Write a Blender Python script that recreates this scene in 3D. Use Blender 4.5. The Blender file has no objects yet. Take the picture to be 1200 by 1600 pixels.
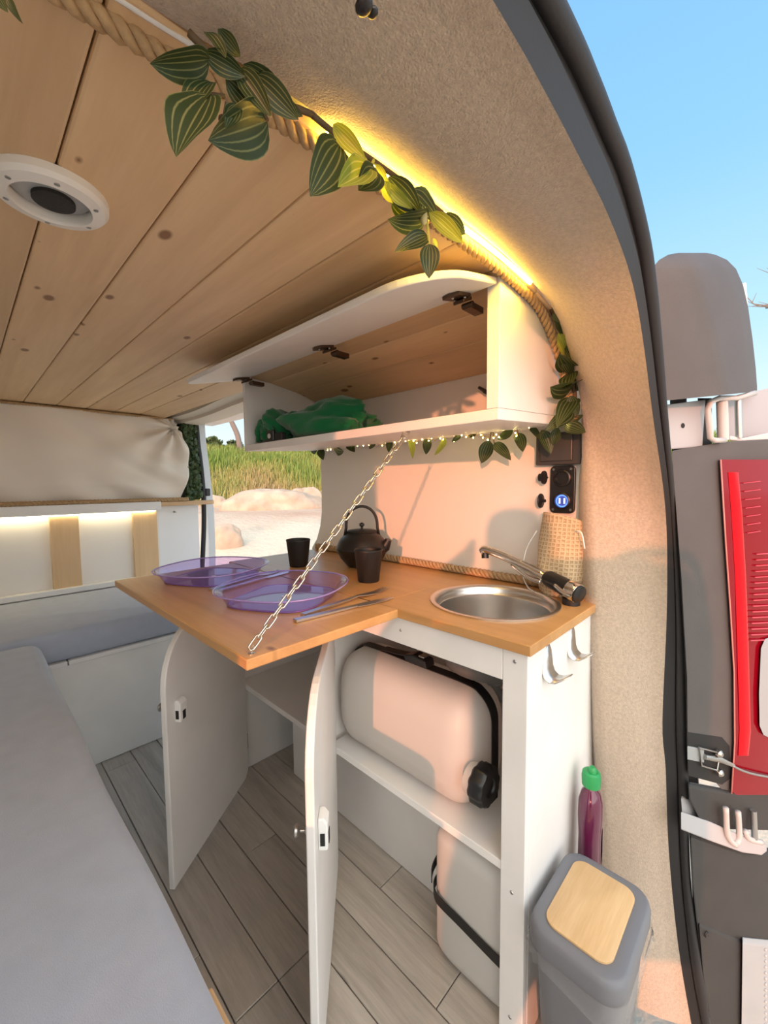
import bpy, math, random
import numpy as np
from mathutils import Vector, Matrix, noise
from math import sin, cos, pi, radians, sqrt, atan2
random.seed(7)
SC = bpy.context.scene
COL = SC.collection
# ------------------------------------------------------------------ camera
FPX = 644.45
YAW, PIT, ROL = 0.798199, 0.0685425, 0.0089397
CAM = Vector((0, 0, 1.05))
def _axes():
    cy, sy, cp, sp = cos(YAW), sin(YAW), cos(PIT), sin(PIT)
    f = Vector((sy*cp, cy*cp, -sp)); r = Vector((cy, -sy, 0)); d = f.cross(r)
    return cos(ROL)*r + sin(ROL)*d, -sin(ROL)*r + cos(ROL)*d, f
CR, CD, CF = _axes()
cam = bpy.data.cameras.new('camera'); co = bpy.data.objects.new('camera', cam); COL.objects.link(co)
m = Matrix.Identity(4)
for i in range(3):
    m[i][0] = CR[i]; m[i][1] = -CD[i]; m[i][2] = -CF[i]; m[i][3] = CAM[i]
co.matrix_world = m
cam.sensor_fit = 'VERTICAL'; cam.sensor_height = 36; cam.sensor_width = 27
cam.lens = FPX/1600*36; cam.clip_start = 0.01; cam.clip_end = 500
SC.camera = co
# ------------------------------------------------------------------ sky, sun, exposure
SC.view_settings.view_transform = 'Standard'
SC.view_settings.look = 'None'
SC.view_settings.exposure = 0.2
SC.view_settings.gamma = 1.0
SC.view_settings.use_curve_mapping = False
SUN_AZ, SUN_EL = radians(59.7), radians(7.3)      # direction the light travels to, and its height
SUNV = Vector((-sin(SUN_AZ)*cos(SUN_EL), -cos(SUN_AZ)*cos(SUN_EL), sin(SUN_EL)))   # towards the sun
w = bpy.data.worlds.new('sky'); SC.world = w; w.use_nodes = True
nt = w.node_tree; nt.nodes.clear()
def wn(t, **k):
    n = nt.nodes.new(t)
    for a, b in k.items(): setattr(n, a, b)
    return n
wo = wn('ShaderNodeOutputWorld'); bg = wn('ShaderNodeBackground'); tc = wn('ShaderNodeTexCoord')
sep = wn('ShaderNodeSeparateXYZ'); nt.links.new(tc.outputs['Generated'], sep.inputs[0])
rp = wn('ShaderNodeValToRGB'); e = rp.color_ramp.elements
e[0].position = 0.0; e[0].color = (0.82, 0.92, 0.98, 1)
e[1].position = 1.0; e[1].color = (0.17, 0.43, 0.83, 1)
for p_, c_ in ((0.10, (0.78, 0.93, 1.0, 1)), (0.28, (0.50, 0.79, 0.97, 1)), (0.52, (0.30, 0.62, 0.94, 1))):
    q = e.new(p_); q.color = c_
nt.links.new(sep.outputs['Z'], rp.inputs[0])
dt = wn('ShaderNodeVectorMath', operation='DOT_PRODUCT'); dt.inputs[1].default_value = SUNV
nt.links.new(tc.outputs['Generated'], dt.inputs[0])
mr = wn('ShaderNodeMapRange'); mr.interpolation_type = 'SMOOTHSTEP'
mr.inputs['From Min'].default_value = -0.45; mr.inputs['From Max'].default_value = 1.0
nt.links.new(dt.outputs['Value'], mr.inputs['Value'])
mx = wn('ShaderNodeMix', data_type='RGBA'); mx.inputs[7].default_value = (3.0, 2.85, 2.65, 1)
nt.links.new(mr.outputs[0], mx.inputs[0]); nt.links.new(rp.outputs[0], mx.inputs[6])
nt.links.new(mx.outputs[2], bg.inputs[0]); bg.inputs[1].default_value = 1.0
nt.links.new(bg.outputs[0], wo.inputs[0])
sl = bpy.data.lights.new('sun', 'SUN'); so = bpy.data.objects.new('sun', sl); COL.objects.link(so)
sl.energy = 2.4; sl.color = (1.0, 0.34, 0.16); sl.angle = radians(0.9)
so.rotation_euler = SUNV.to_track_quat('Z', 'Y').to_euler(); so.location = SUNV*30

# ------------------------------------------------------------------ pixel rays (photo frame 1200 x 1600) onto real planes
def ray(px, py): return CR*((px-600)/FPX) + CD*((py-800)/FPX) + CF
def X(px, py, x): d = ray(px, py); return CAM + d*(x/d.x)
def Y(px, py, y): d = ray(px, py); return CAM + d*(y/d.y)
def Z(px, py, z): d = ray(px, py); return CAM + d*((z-CAM.z)/d.z)

# ------------------------------------------------------------------ mesh helpers
def org(o):
    p = Vector((0, 0, 0))
    while o is not None: p = p + o.location; o = o.parent
    return p
def frames(pts, closed=False):
    n = len(pts); T = []
    for i in range(n):
        a = pts[(i-1) % n] if (closed or i > 0) else pts[i]
        b = pts[(i+1) % n] if (closed or i < n-1) else pts[i]
        t = (b-a); T.append(t.normalized() if t.length > 1e-9 else Vector((0, 0, 1)))
    up = Vector((0, 0, 1)) if abs(T[0].z) < .9 else Vector((1, 0, 0))
    N = [(up - T[0]*up.dot(T[0])).normalized()]
    for i in range(1, n):
        v = N[-1] - T[i]*N[-1].dot(T[i])
        N.append(v.normalized() if v.length > 1e-6 else N[-1])
    return [(T[i], N[i], T[i].cross(N[i])) for i in range(n)]
class G:
    def __init__(s): s.v = []; s.f = []; s.uv = None
    def add(s, vs, fs):
        b = len(s.v); s.v += [Vector(p) for p in vs]; s.f += [tuple(i+b for i in q) for q in fs]; return s
    def box(s, x0, x1, y0, y1, z0, z1):
        v = [(x, y, z) for z in (z0, z1) for y in (y0, y1) for x in (x0, x1)]
        return s.add(v, [(0, 2, 3, 1), (4, 5, 7, 6), (0, 1, 5, 4), (2, 6, 7, 3), (0, 4, 6, 2), (1, 3, 7, 5)])
    def prism(s, pts, vec):
        pts = [Vector(p) for p in pts]; vec = Vector(vec); n = len(pts)
        return s.add(pts + [p+vec for p in pts], [tuple(range(n-1, -1, -1)), tuple(range(n, 2*n))] +
                     [(i, (i+1) % n, (i+1) % n+n, i+n) for i in range(n)])
    def loft(s, rings, cap=True, closed=True):
        n = len(rings[0]); b = []
        for r in rings: b += list(r)
        fs = []
        for k in range(len(rings)-1):
            for i in range(n if closed else n-1):
                j = (i+1) % n; fs.append((k*n+i, k*n+j, (k+1)*n+j, (k+1)*n+i))
        if cap and closed:
            fs.append(tuple(range(n-1, -1, -1))); fs.append(tuple(range((len(rings)-1)*n, len(rings)*n)))
        return s.add(b, fs)
    def tube(s, pts, r, n=8, closed=False, cap=True, sq=1.0):
        pts = [Vector(p) for p in pts]; fr = frames(pts, closed); rings = []
        for i, p in enumerate(pts):
            rr = r[i] if isinstance(r, (list, tuple)) else r
            rings.append([p + fr[i][1]*(cos(a)*rr) + fr[i][2]*(sin(a)*rr*sq) for a in (2*pi*k/n for k in range(n))])
        if closed: rings.append(rings[0])
        return s.loft(rings, cap=cap and not closed)
    def lathe(s, prof, c=(0, 0, 0), n=32, mat=None, cap=True):
        c = Vector(c); rings = []
        for r, z in prof:
            R_ = []
            for k in range(n):
                p = Vector((cos(2*pi*k/n)*r, sin(2*pi*k/n)*r, z))
                R_.append((mat @ p if mat else p) + c)
            rings.append(R_)
        return s.loft(rings, cap=cap)
    def grid(s, fn, nu, nv, uv=False):
        vs = [Vector(fn(i/nu, j/nv)) for j in range(nv+1) for i in range(nu+1)]
        if uv: s.uv = (s.uv or []) + [(i/nu, j/nv) for j in range(nv+1) for i in range(nu+1)]
        return s.add(vs, [(j*(nu+1)+i, j*(nu+1)+i+1, (j+1)*(nu+1)+i+1, (j+1)*(nu+1)+i) for j in range(nv) for i in range(nu)])
    def ball(s, c, r, n=12, k=8):
        r = Vector((r, r, r)) if isinstance(r, (int, float)) else Vector(r); c = Vector(c)
        rings = [[c + Vector((r.x*sin(t)*cos(a), r.y*sin(t)*sin(a), -r.z*cos(t))) for a in (2*pi*i/n for i in range(n))]
                 for t in (pi*(j+.02)/(k+.04) for j in range(k+1))]
        return s.loft(rings)
    def mesh(s, name, off=Vector((0, 0, 0))):
        me = bpy.data.meshes.new(name)
        me.from_pydata([tuple(p-off) for p in s.v], [], s.f)
        if s.uv:
            l = me.uv_layers.new(name='uv')
            for i, lp in enumerate(me.loops): l.data[i].uv = s.uv[lp.vertex_index]
        me.update(); return me
    def build(s, name, mat, parent=None, smooth=False, bevel=0, seg=2, solid=0, sub=0, loc=None, ang=35, fix=True):
        off = org(parent) if parent is not None else Vector(loc or (0, 0, 0))
        me = s.mesh(name, off)
        if fix:
            import bmesh
            bm = bmesh.new(); bm.from_mesh(me); bmesh.ops.recalc_face_normals(bm, faces=bm.faces); bm.to_mesh(me); bm.free()
        if mat: me.materials.append(mat)
        o = bpy.data.objects.new(name, me); COL.objects.link(o)
        if parent is not None: o.parent = parent
        else: o.location = off
        if smooth:
            for p in me.polygons: p.use_smooth = True
            if smooth == 'auto': me.set_sharp_from_angle(angle=radians(ang))
        if solid:
            q = o.modifiers.new('solid', 'SOLIDIFY'); q.thickness = solid; q.offset = 0
        if bevel:
            q = o.modifiers.new('bevel', 'BEVEL'); q.width = bevel; q.segments = seg; q.limit_method = 'ANGLE'; q.angle_limit = radians(40)
        if sub:
            q = o.modifiers.new('sub', 'SUBSURF'); q.levels = sub; q.render_levels = sub
        return o
def tag(o, label, cat=None, group=None, kind=None):
    if label: o['label'] = label
    if cat: o['category'] = cat
    if group: o['group'] = group
    if kind: o['kind'] = kind
    return o
def thing(name, label, cat, loc=(0, 0, 0), group=None):
    o = bpy.data.objects.new(name, None); COL.objects.link(o); o.location = loc; o.empty_display_size = .05
    return tag(o, label, cat, group)
def struct(o, label=None):
    o['kind'] = 'structure'
    if label: o['label'] = label
    return o
def share(src, name, parent, mw=None, loc=None):
    o = bpy.data.objects.new(name, src.data); COL.objects.link(o); o.parent = parent
    if mw is not None: o.matrix_local = mw
    elif loc is not None: o.location = loc
    return o
def clone(o, parent=None):
    c = o.copy(); COL.objects.link(c)
    if parent is not None: c.parent = parent
    for k in list(o.children): clone(k, c)
    return c
def smooth_path(pts, k=6):
    pts = [Vector(p) for p in pts]; out = []
    for i in range(len(pts)-1):
        p0 = pts[max(i-1, 0)]; p1 = pts[i]; p2 = pts[i+1]; p3 = pts[min(i+2, len(pts)-1)]
        for j in range(k):
            t = j/k
            out.append(.5*((2*p1) + (p2-p0)*t + (2*p0-5*p1+4*p2-p3)*t*t + (3*p1-p0-3*p2+p3)*t**3))
    out.append(pts[-1]); return out
def resample(pts, n):
    pts = [Vector(p) for p in pts]; L = [0]
    for a, b in zip(pts, pts[1:]): L.append(L[-1]+(b-a).length)
    out = []; k = 0
    for i in range(n):
        t = L[-1]*i/(n-1)
        while k < len(L)-2 and L[k+1] < t: k += 1
        d = L[k+1]-L[k]; out.append(pts[k].lerp(pts[k+1], (t-L[k])/d if d > 1e-9 else 0))
    return out
def rope(g, pts, R=.0085, twist=.034, step=.005, n=6):
    pts = [Vector(p) for p in pts]; L = sum((b-a).length for a, b in zip(pts, pts[1:]))
    P = resample(pts, max(4, int(L/step))); fr = frames(P)
    for s_ in range(3):
        q = []
        for i, p in enumerate(P):
            a = 2*pi*(i*step/twist) + s_*2*pi/3
            q.append(p + fr[i][1]*(cos(a)*R*.56) + fr[i][2]*(sin(a)*R*.56))
        g.tube(q, R*.47, n)
    return g
def rrect(x0, x1, y0, y1, r, k=5):
    out = []
    for cx, cy, a0 in ((x1-r, y1-r, 0), (x0+r, y1-r, pi/2), (x0+r, y0+r, pi), (x1-r, y0+r, 3*pi/2)):
        for i in range(k+1):
            a = a0 + pi/2*i/k; out.append((cx+r*cos(a), cy+r*sin(a)))
    return out
def inset(poly, d):
    n = len(poly); cx = sum(p[0] for p in poly)/n; cy = sum(p[1] for p in poly)/n
    return [(p[0]+(cx-p[0])*d, p[1]+(cy-p[1])*d) for p in poly]

# ------------------------------------------------------------------ materials
def newmat(name):
    m = bpy.data.materials.new(name); m.use_nodes = True; return m, m.node_tree, m.node_tree.nodes['Principled BSDF']
def nd(nt, t, **k):
    n = nt.nodes.new(t)
    for a, b in k.items():
        if a == 'inp':
            for kk, vv in b.items(): n.inputs[kk].default_value = vv
        else: setattr(n, a, b)
    return n
def M(name, col, rough=.5, metal=0, bump=None, var=None, spec=.5, sheen=0, coat=0, emit=None, es=0, aniso=0):
    m, nt, b = newmat(name)
    b.inputs['Base Color'].default_value = (*col, 1); b.inputs['Roughness'].default_value = rough
    b.inputs['Metallic'].default_value = metal; b.inputs['Specular IOR Level'].default_value = spec
    if sheen: b.inputs['Sheen Weight'].default_value = sheen; b.inputs['Sheen Roughness'].default_value = .5
    if coat: b.inputs['Coat Weight'].default_value = coat
    if emit: b.inputs['Emission Color'].default_value = (*emit, 1); b.inputs['Emission Strength'].default_value = es
    tc = nd(nt, 'ShaderNodeTexCoord') if (bump or var) else None
    if var:      # (scale, amount)
        n = nd(nt, 'ShaderNodeTexNoise', inp={'Scale': var[0], 'Detail': 5.0})
        nt.links.new(tc.outputs['Object'], n.inputs['Vector'])
        mp = nd(nt, 'ShaderNodeMapRange', inp={'From Min': .3, 'From Max': .7, 'To Min': 1-var[1], 'To Max': 1+var[1]*.5})
        nt.links.new(n.outputs['Fac'], mp.inputs['Value'])
        mu = nd(nt, 'ShaderNodeMix', data_type='RGBA', blend_type='MULTIPLY'); mu.inputs[0].default_value = 1
        mu.inputs[6].default_value = (*col, 1); nt.links.new(mp.outputs[0], mu.inputs[7])
        nt.links.new(mu.outputs[2], b.inputs['Base Color'])
    if bump:     # (scale, strength)
        n = nd(nt, 'ShaderNodeTexNoise', inp={'Scale': bump[0], 'Detail': 3.0})
        nt.links.new(tc.outputs['Object'], n.inputs['Vector'])
        bp = nd(nt, 'ShaderNodeBump', inp={'Strength': bump[1], 'Distance': .002})
        nt.links.new(n.outputs['Fac'], bp.inputs['Height']); nt.links.new(bp.outputs[0], b.inputs['Normal'])
    return m
def wood(name, c0, c1, axis='y', rough=.5, k=1.0, knots=None, stretch=(1.1, 15.0), fine=.25, bump=.12):
    m, nt, b = newmat(name)
    tc = nd(nt, 'ShaderNodeTexCoord'); oi = nd(nt, 'ShaderNodeObjectInfo')
    mu = nd(nt, 'ShaderNodeMath', operation='MULTIPLY', inp={1: 43.7}); nt.links.new(oi.outputs['Random'], mu.inputs[0])
    cb = nd(nt, 'ShaderNodeCombineXYZ'); [nt.links.new(mu.outputs[0], cb.inputs[i]) for i in range(3)]
    ad = nd(nt, 'ShaderNodeVectorMath', operation='ADD'); nt.links.new(tc.outputs['Object'], ad.inputs[0]); nt.links.new(cb.outputs[0], ad.inputs[1])
    mp = nd(nt, 'ShaderNodeMapping'); sc = [stretch[1]*k]*3; sc['xyz'.index(axis)] = stretch[0]*k; mp.inputs['Scale'].default_value = sc
    nt.links.new(ad.outputs[0], mp.inputs['Vector'])
    n1 = nd(nt, 'ShaderNodeTexNoise', inp={'Scale': 1.0, 'Detail': 4.0, 'Distortion': .8}); nt.links.new(mp.outputs[0], n1.inputs['Vector'])
    n2 = nd(nt, 'ShaderNodeTexNoise', inp={'Scale': 6.0, 'Detail': 6.0, 'Roughness': .7}); nt.links.new(mp.outputs[0], n2.inputs['Vector'])
    a = nd(nt, 'ShaderNodeMix', data_type='FLOAT'); a.inputs[0].default_value = fine
    nt.links.new(n1.outputs['Fac'], a.inputs[2]); nt.links.new(n2.outputs['Fac'], a.inputs[3])
    r = nd(nt, 'ShaderNodeValToRGB'); el = r.color_ramp.elements
    el[0].position = .33; el[0].color = (*c1, 1); el[1].position = .66; el[1].color = (*c0, 1)
    nt.links.new(a.outputs[0], r.inputs[0]); col = r.outputs[0]
    if knots:      # (scale, size, share, colour)
        v = nd(nt, 'ShaderNodeTexVoronoi', voronoi_dimensions='2D' if axis == 'y' else '3D', inp={'Scale': knots[0]})
        m2 = nd(nt, 'ShaderNodeMapping'); s2 = [1.0]*3; s2['xyz'.index(axis)] = .55; m2.inputs['Scale'].default_value = s2
        nt.links.new(ad.outputs[0], m2.inputs['Vector']); nt.links.new(m2.outputs[0], v.inputs['Vector'])
        sp = nd(nt, 'ShaderNodeSeparateColor'); nt.links.new(v.outputs['Color'], sp.inputs[0])
        sz = nd(nt, 'ShaderNodeMapRange', inp={'From Min': 1-knots[2], 'From Max': 1, 'To Min': 0, 'To Max': knots[1]}); nt.links.new(sp.outputs[0], sz.inputs['Value'])
        df = nd(nt, 'ShaderNodeMath', operation='SUBTRACT'); nt.links.new(sz.outputs[0], df.inputs[0]); nt.links.new(v.outputs['Distance'], df.inputs[1])
        rg = nd(nt, 'ShaderNodeMapRange', inp={'From Min': -.01, 'From Max': .03}); nt.links.new(df.outputs[0], rg.inputs['Value'])
        mm = nd(nt, 'ShaderNodeMix', data_type='RGBA'); mm.inputs[7].default_value = (*knots[3], 1)
        nt.links.new(rg.outputs[0], mm.inputs[0]); nt.links.new(col, mm.inputs[6]); col = mm.outputs[2]
    hv = nd(nt, 'ShaderNodeHueSaturation'); vr = nd(nt, 'ShaderNodeMapRange', inp={'To Min': .9, 'To Max': 1.08}); nt.links.new(oi.outputs['Random'], vr.inputs['Value'])
    nt.links.new(vr.outputs[0], hv.inputs['Value']); nt.links.new(col, hv.inputs['Color']); nt.links.new(hv.outputs[0], b.inputs['Base Color'])
    b.inputs['Roughness'].default_value = rough
    bp = nd(nt, 'ShaderNodeBump', inp={'Strength': bump, 'Distance': .002}); nt.links.new(n2.outputs['Fac'], bp.inputs['Height']); nt.links.new(bp.outputs[0], b.inputs['Normal'])
    return m
def thin(name, col, amt=.9, rough=.04, diff=0, dcol=None):
    """clear or tinted thin plastic: tinted see-through plus a glossy skin"""
    m, nt, b = newmat(name); out = nt.nodes['Material Output']; nt.nodes.remove(b)
    t = nd(nt, 'ShaderNodeBsdfTransparent'); t.inputs[0].default_value = (*col, 1)
    g = nd(nt, 'ShaderNodeBsdfGlossy', inp={'Roughness': rough}); fr = nd(nt, 'ShaderNodeFresnel', inp={'IOR': 1.45})
    last = t.outputs[0]
    if diff:
        d = nd(nt, 'ShaderNodeBsdfDiffuse'); d.inputs[0].default_value = (*(dcol or col), 1)
        x = nd(nt, 'ShaderNodeMixShader'); x.inputs[0].default_value = diff
        nt.links.new(last, x.inputs[1]); nt.links.new(d.outputs[0], x.inputs[2]); last = x.outputs[0]
    x = nd(nt, 'ShaderNodeMixShader'); ge = nd(nt, 'ShaderNodeNewGeometry'); fk = nd(nt, 'ShaderNodeMath', operation='SUBTRACT', use_clamp=True); nt.links.new(fr.outputs[0], fk.inputs[0]); nt.links.new(ge.outputs['Backfacing'], fk.inputs[1]); nt.links.new(fk.outputs[0], x.inputs[0]); nt.links.new(last, x.inputs[1]); nt.links.new(g.outputs[0], x.inputs[2])
    nt.links.new(x.outputs[0], out.inputs[0]); return m
def milky(name, col, tr=.35, rough=.35):
    m, nt, b = newmat(name); out = nt.nodes['Material Output']
    b.inputs['Base Color'].default_value = (*col, 1); b.inputs['Roughness'].default_value = rough
    t = nd(nt, 'ShaderNodeBsdfTranslucent'); t.inputs[0].default_value = (*col, 1)
    x = nd(nt, 'ShaderNodeMixShader'); x.inputs[0].default_value = tr
    nt.links.new(b.outputs[0], x.inputs[1]); nt.links.new(t.outputs[0], x.inputs[2]); nt.links.new(x.outputs[0], out.inputs[0]); return m
def emitm(name, col, s):
    m, nt, b = newmat(name); out = nt.nodes['Material Output']; nt.nodes.remove(b)
    e_ = nd(nt, 'ShaderNodeEmission'); e_.inputs[0].default_value = (*col, 1); e_.inputs[1].default_value = s
    nt.links.new(e_.outputs[0], out.inputs[0]); return m
def leafm(name, dark, light, tr=.25):
    m, nt, b = newmat(name); out = nt.nodes['Material Output']
    uv = nd(nt, 'ShaderNodeUVMap'); s_ = nd(nt, 'ShaderNodeSeparateXYZ'); nt.links.new(uv.outputs[0], s_.inputs[0])
    a = nd(nt, 'ShaderNodeMath', operation='MULTIPLY', inp={1: 2*pi*6}); nt.links.new(s_.outputs[0], a.inputs[0])
    c = nd(nt, 'ShaderNodeMath', operation='COSINE'); nt.links.new(a.outputs[0], c.inputs[0])
    r = nd(nt, 'ShaderNodeMapRange', inp={'From Min': .62, 'From Max': 1.0}); nt.links.new(c.outputs[0], r.inputs['Value'])
    x = nd(nt, 'ShaderNodeMix', data_type='RGBA'); x.inputs[6].default_value = (*dark, 1); x.inputs[7].default_value = (*light, 1)
    nt.links.new(r.outputs[0], x.inputs[0]); nt.links.new(x.outputs[2], b.inputs['Base Color']); b.inputs['Roughness'].default_value = .5
    t = nd(nt, 'ShaderNodeBsdfTranslucent'); nt.links.new(x.outputs[2], t.inputs[0])
    y = nd(nt, 'ShaderNodeMixShader'); y.inputs[0].default_value = tr
    nt.links.new(b.outputs[0], y.inputs[1]); nt.links.new(t.outputs[0], y.inputs[2]); nt.links.new(y.outputs[0], out.inputs[0]); return m
WHITE = M('white_paint', (.84, .825, .80), .45, bump=(60, .05), var=(7, .05))
WHITE2 = M('white_board', (.86, .81, .745), .5, bump=(90, .08))
PINE = wood('pine_ceiling', (.80, .57, .335), (.64, .42, .225), 'y', .5, knots=(9, .095, .45, (.26, .12, .045)))
PINEZ = wood('pine_batten', (.78, .56, .33), (.66, .44, .23), 'z', .5, knots=(9, .12, .3, (.25, .12, .05)))
PINEX = wood('pine_shelf', (.74, .52, .30), (.55, .34, .17), 'x', .5, k=1.5)
TOP = wood('oiled_wood', (.60, .33, .125), (.47, .235, .08), 'y', .32, fine=.3, knots=(6, .05, .2, (.2, .08, .02)))
LAM = wood('grey_laminate', (.60, .54, .47), (.37, .325, .275), 'y', .42, k=1.2, stretch=(1.6, 22), fine=.45, knots=(4, .10, .2, (.11, .085, .065)), bump=.06)
BAMBOO = wood('bamboo', (.72, .50, .27), (.60, .38, .18), 'x', .4, k=2.6, fine=.45)
CARPET = M('carpet', (.52, .42, .325), .95, bump=(420, 1.0), var=(170, .16), sheen=.4, spec=.1)
RUBBER = M('black_rubber', (.018, .018, .020), .55, bump=(300, .1))
BLACK = M('black_plastic', (.012, .012, .013), .35)
BLACKM = M('black_matte', (.011, .010, .010), .55, bump=(150, .1))
IRON = M('cast_iron', (.013, .011, .010), .42, bump=(180, .25))
GREYP = M('grey_trim_plastic', (.080, .072, .069), .6, bump=(500, .3), var=(12, .08))
DGREY = M('dark_trim_plastic', (.028, .027, .027), .5, bump=(500, .3), var=(14, .2))
BODY = M('pale_body_paint', (.62, .64, .65), .35, coat=.2)
BEDF = M('blue_grey_fabric', (.42, .465, .56), .9, bump=(700, .35), var=(25, .05), sheen=.25, spec=.15)
CURT = M('cream_fabric', (.84, .77, .68), .9, bump=(500, .2), spec=.1)
STEEL = M('brushed_steel', (.66, .64, .61), .30, 1.0, bump=(200, .03))
CHROME = M('chrome', (.78, .77, .75), .09, 1.0)
BRONZE = M('dark_hinge_metal', (.12, .075, .05), .4, .8)
ZINC = M('zinc_chain', (.68, .66, .60), .25, 1.0)
ROPE = M('hemp_rope', (.50, .33, .17), .9, bump=(300, .5), var=(90, .2))
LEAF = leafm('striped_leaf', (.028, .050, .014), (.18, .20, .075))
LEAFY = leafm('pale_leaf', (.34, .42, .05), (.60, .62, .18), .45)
STEM = M('brown_stem', (.12, .075, .035), .7)
LED = emitm('led_glow', (1.0, .60, .08), 100)
LEDW = emitm('led_warm', (1.0, .83, .50), 16)
BULB = emitm('bulb_glow', (1.0, .74, .25), 28)
MILK = milky('milky_plastic', (.80, .78, .74))
PURPLE = thin('purple_plastic', (.86, .79, .97), rough=.05, diff=.06, dcol=(.52, .42, .85))
PFLOOR = thin('purple_plate_floor', (.80, .72, .97), rough=.06, diff=.42, dcol=(.46, .36, .80))
CLEAR = thin('clear_film', (.97, .97, .97), rough=.12, diff=.06, dcol=(.8, .8, .8))
GREEN = M('green_fleece', (.012, .16, .055), .95, bump=(260, .5), sheen=.4, spec=.1)
BING = M('grey_bin_plastic', (.175, .18, .20), .45)
SOAP = M('purple_soap', (.11, .008, .045), .15, spec=.6, coat=.5)
GCAP = M('green_cap', (.02, .30, .09), .35)
RED = M('red_lens', (.19, .001, .008), .12, spec=.25)
REDB = M('bright_red_lens', (.46, .002, .010), .12, spec=.25)
LENS = M('clear_lens', (.30, .32, .34), .08, coat=.8)
BLUE = emitm('blue_ring', (.10, .22, 1.0), 2.2)
SCREW = M('screw_metal', (.45, .44, .42), .3, 1.0)
DARK = M('dark_hole', (.010, .010, .010), .7)
SAND = M('sand', (.62, .54, .42), .95, bump=(30, .4), var=(.9, .10), spec=.1)
ROCK = M('pale_rock', (.50, .40, .31), .85, bump=(14, .7), var=(5, .25), spec=.2)
SWITCH = M('charcoal_switch', (.055, .05, .047), .4)
# ================================================================== the setting
# floor: base slab, with laminate planks
fl = struct(G().box(-.60, .80, .10, .30, -.06, -.012).box(-.60, 1.10, .30, 2.55, -.06, -.012).build('floor', M('floor_base', (.12, .11, .10), .8)), 'grey wood-look laminate van floor')
joints = {0: [.3, 1.5], 1: [.9, 2.1], 2: [.73, 1.75], 3: [.73, 1.95], 4: [1.06, 2.0], 5: [.46, 1.42], 6: [.715, 1.65], 7: [.46, 1.3], 8: [.9]}
for k in range(9):
    x0 = .125 + k*.0967; ys = [.11] + joints[k] + [2.5]
    if k >= 7: ys[0] = .30
    for a, b in zip(ys, ys[1:]):
        dz = random.uniform(-.0012, 0)
        G().box(x0+.0012, min(x0+.0955, 1.09), a+.001, b-.001, -.012, dz).build('plank', LAM, fl, bevel=.0012, seg=1)
# ceiling: boards along the van, then sloping ones down to the wall
CZ = 1.425
ce = struct(G().box(-.60, 1.12, .37, 2.60, 1.450, 1.475).build('ceiling', M('roof_shell', (.5, .5, .5), .5)), 'pine tongue-and-groove plank ceiling of the van')
xs = [.10+.1165*i for i in range(-6, 6)]
for a, b in zip(xs, xs[1:]):
    G().box(a+.0008, b-.0008, .376, 2.53, CZ, CZ+.014).build('plank', PINE, ce, bevel=.0035, seg=2)
sl_ = [(.6825, CZ), (.80, 1.416), (.915, 1.398), (1.06, 1.358)]
for (a, za), (b, zb) in zip(sl_, sl_[1:]):
    G().prism([(a+.0008, .36, za), (b-.0008, .36, zb), (b-.0008, .36, zb+.014), (a+.0008, .36, za+.014)], (0, 2.17 if b < .85 else 1.005, 0)).build('plank', PINE, ce, bevel=.0035, seg=2)
# right wall: white board with a flared front edge, and the van's side behind it
P = [(.30, .60), (.30, 1.42), (1.405, 1.42), (1.405, 1.20), (1.40, 1.05), (1.402, .93), (1.415, .87), (1.44, .815), (1.475, .775), (1.475, .60)]
struct(G().prism([(1.06, y, z) for y, z in P], (.012, 0, 0)).build('wall_right', WHITE2, bevel=.003), 'white painted board behind the worktop')
struct(G().box(1.075, 1.10, .30, 1.40, -.05, 1.45).build('wall_right_outer', BODY), 'body side of the van behind the board')
struct(G().box(-.62, -.60, .10, 2.60, -.05, 1.45).build('wall_left', WHITE2), 'left wall of the van')
# front partition
wf = struct(G().box(-.60, .765, 2.50, 2.52, -.02, .95).build('wall_front', M('white_ply', (.84, .81, .76), .5, bump=(25, .25))), 'white front partition with pine battens and a curtain above')
struct(G().box(-.60, .93, 2.52, 2.535, .93, 1.45).build('wall_front_upper', M('dark_backing', (.05, .05, .05), .8)), 'dark partition behind the curtain')
for xa, xb in ((-.36, -.25), (-.035, .075), (.286, .398), (.632, .750)):
    G().box(xa, xb, 2.478, 2.4995, .56, .918).build('batten', PINEZ, wf, bevel=.002)
G().box(-.60, .765, 2.455, 2.4995, .535, .562).build('ledge', WHITE, wf, bevel=.003)
sh = tag(G().box(-.60, .752, 2.405, 2.4995, .918, .965).build('shelf_beam', WHITE, bevel=.003, loc=(.1, 2.45, .918)), 'white painted beam shelf along the front partition, carrying a rope', 'shelf')
tag(G().box(-.6, .74, 2.470, 2.477, .9105, .9175).build('led_strip', LEDW, loc=(.1, 2.47, .91)), 'warm glowing strip light hidden under the white beam shelf', 'light')
pl = [(.753, 2.42), (1.035, 2.43), (1.055, 2.445), (1.058, 2.48), (.753, 2.4995)]
tag(G().prism([(x, y, .938) for x, y in pl], (0, 0, .024)).build('wooden_shelf_end', PINEX, bevel=.004, loc=(.9, 2.46, .938)), 'bare pine shelf end right of the white beam, by the door opening', 'shelf')
g = G(); rope(g, [(-.60, 2.415, .9755), (.2, 2.415, .9755), (.90, 2.425, .9735)], .0115, .045, .008)
tag(g.build('rope', ROPE, smooth=True, loc=(.1, 2.425, .965)), 'twisted hemp rope lying along the white front shelf under the curtain', 'rope')
tag(G().lathe([(.0, 0), (.006, 0), (.006, .006), (.003, .008), (.003, .03)], (.846, 2.4995, .90), 12, Matrix.Rotation(pi/2, 4, 'X')).build('screw_hook', SCREW, smooth='auto', loc=(.846, 2.49, .90)), 'small metal screw under the bare pine shelf end', 'screw')
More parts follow.
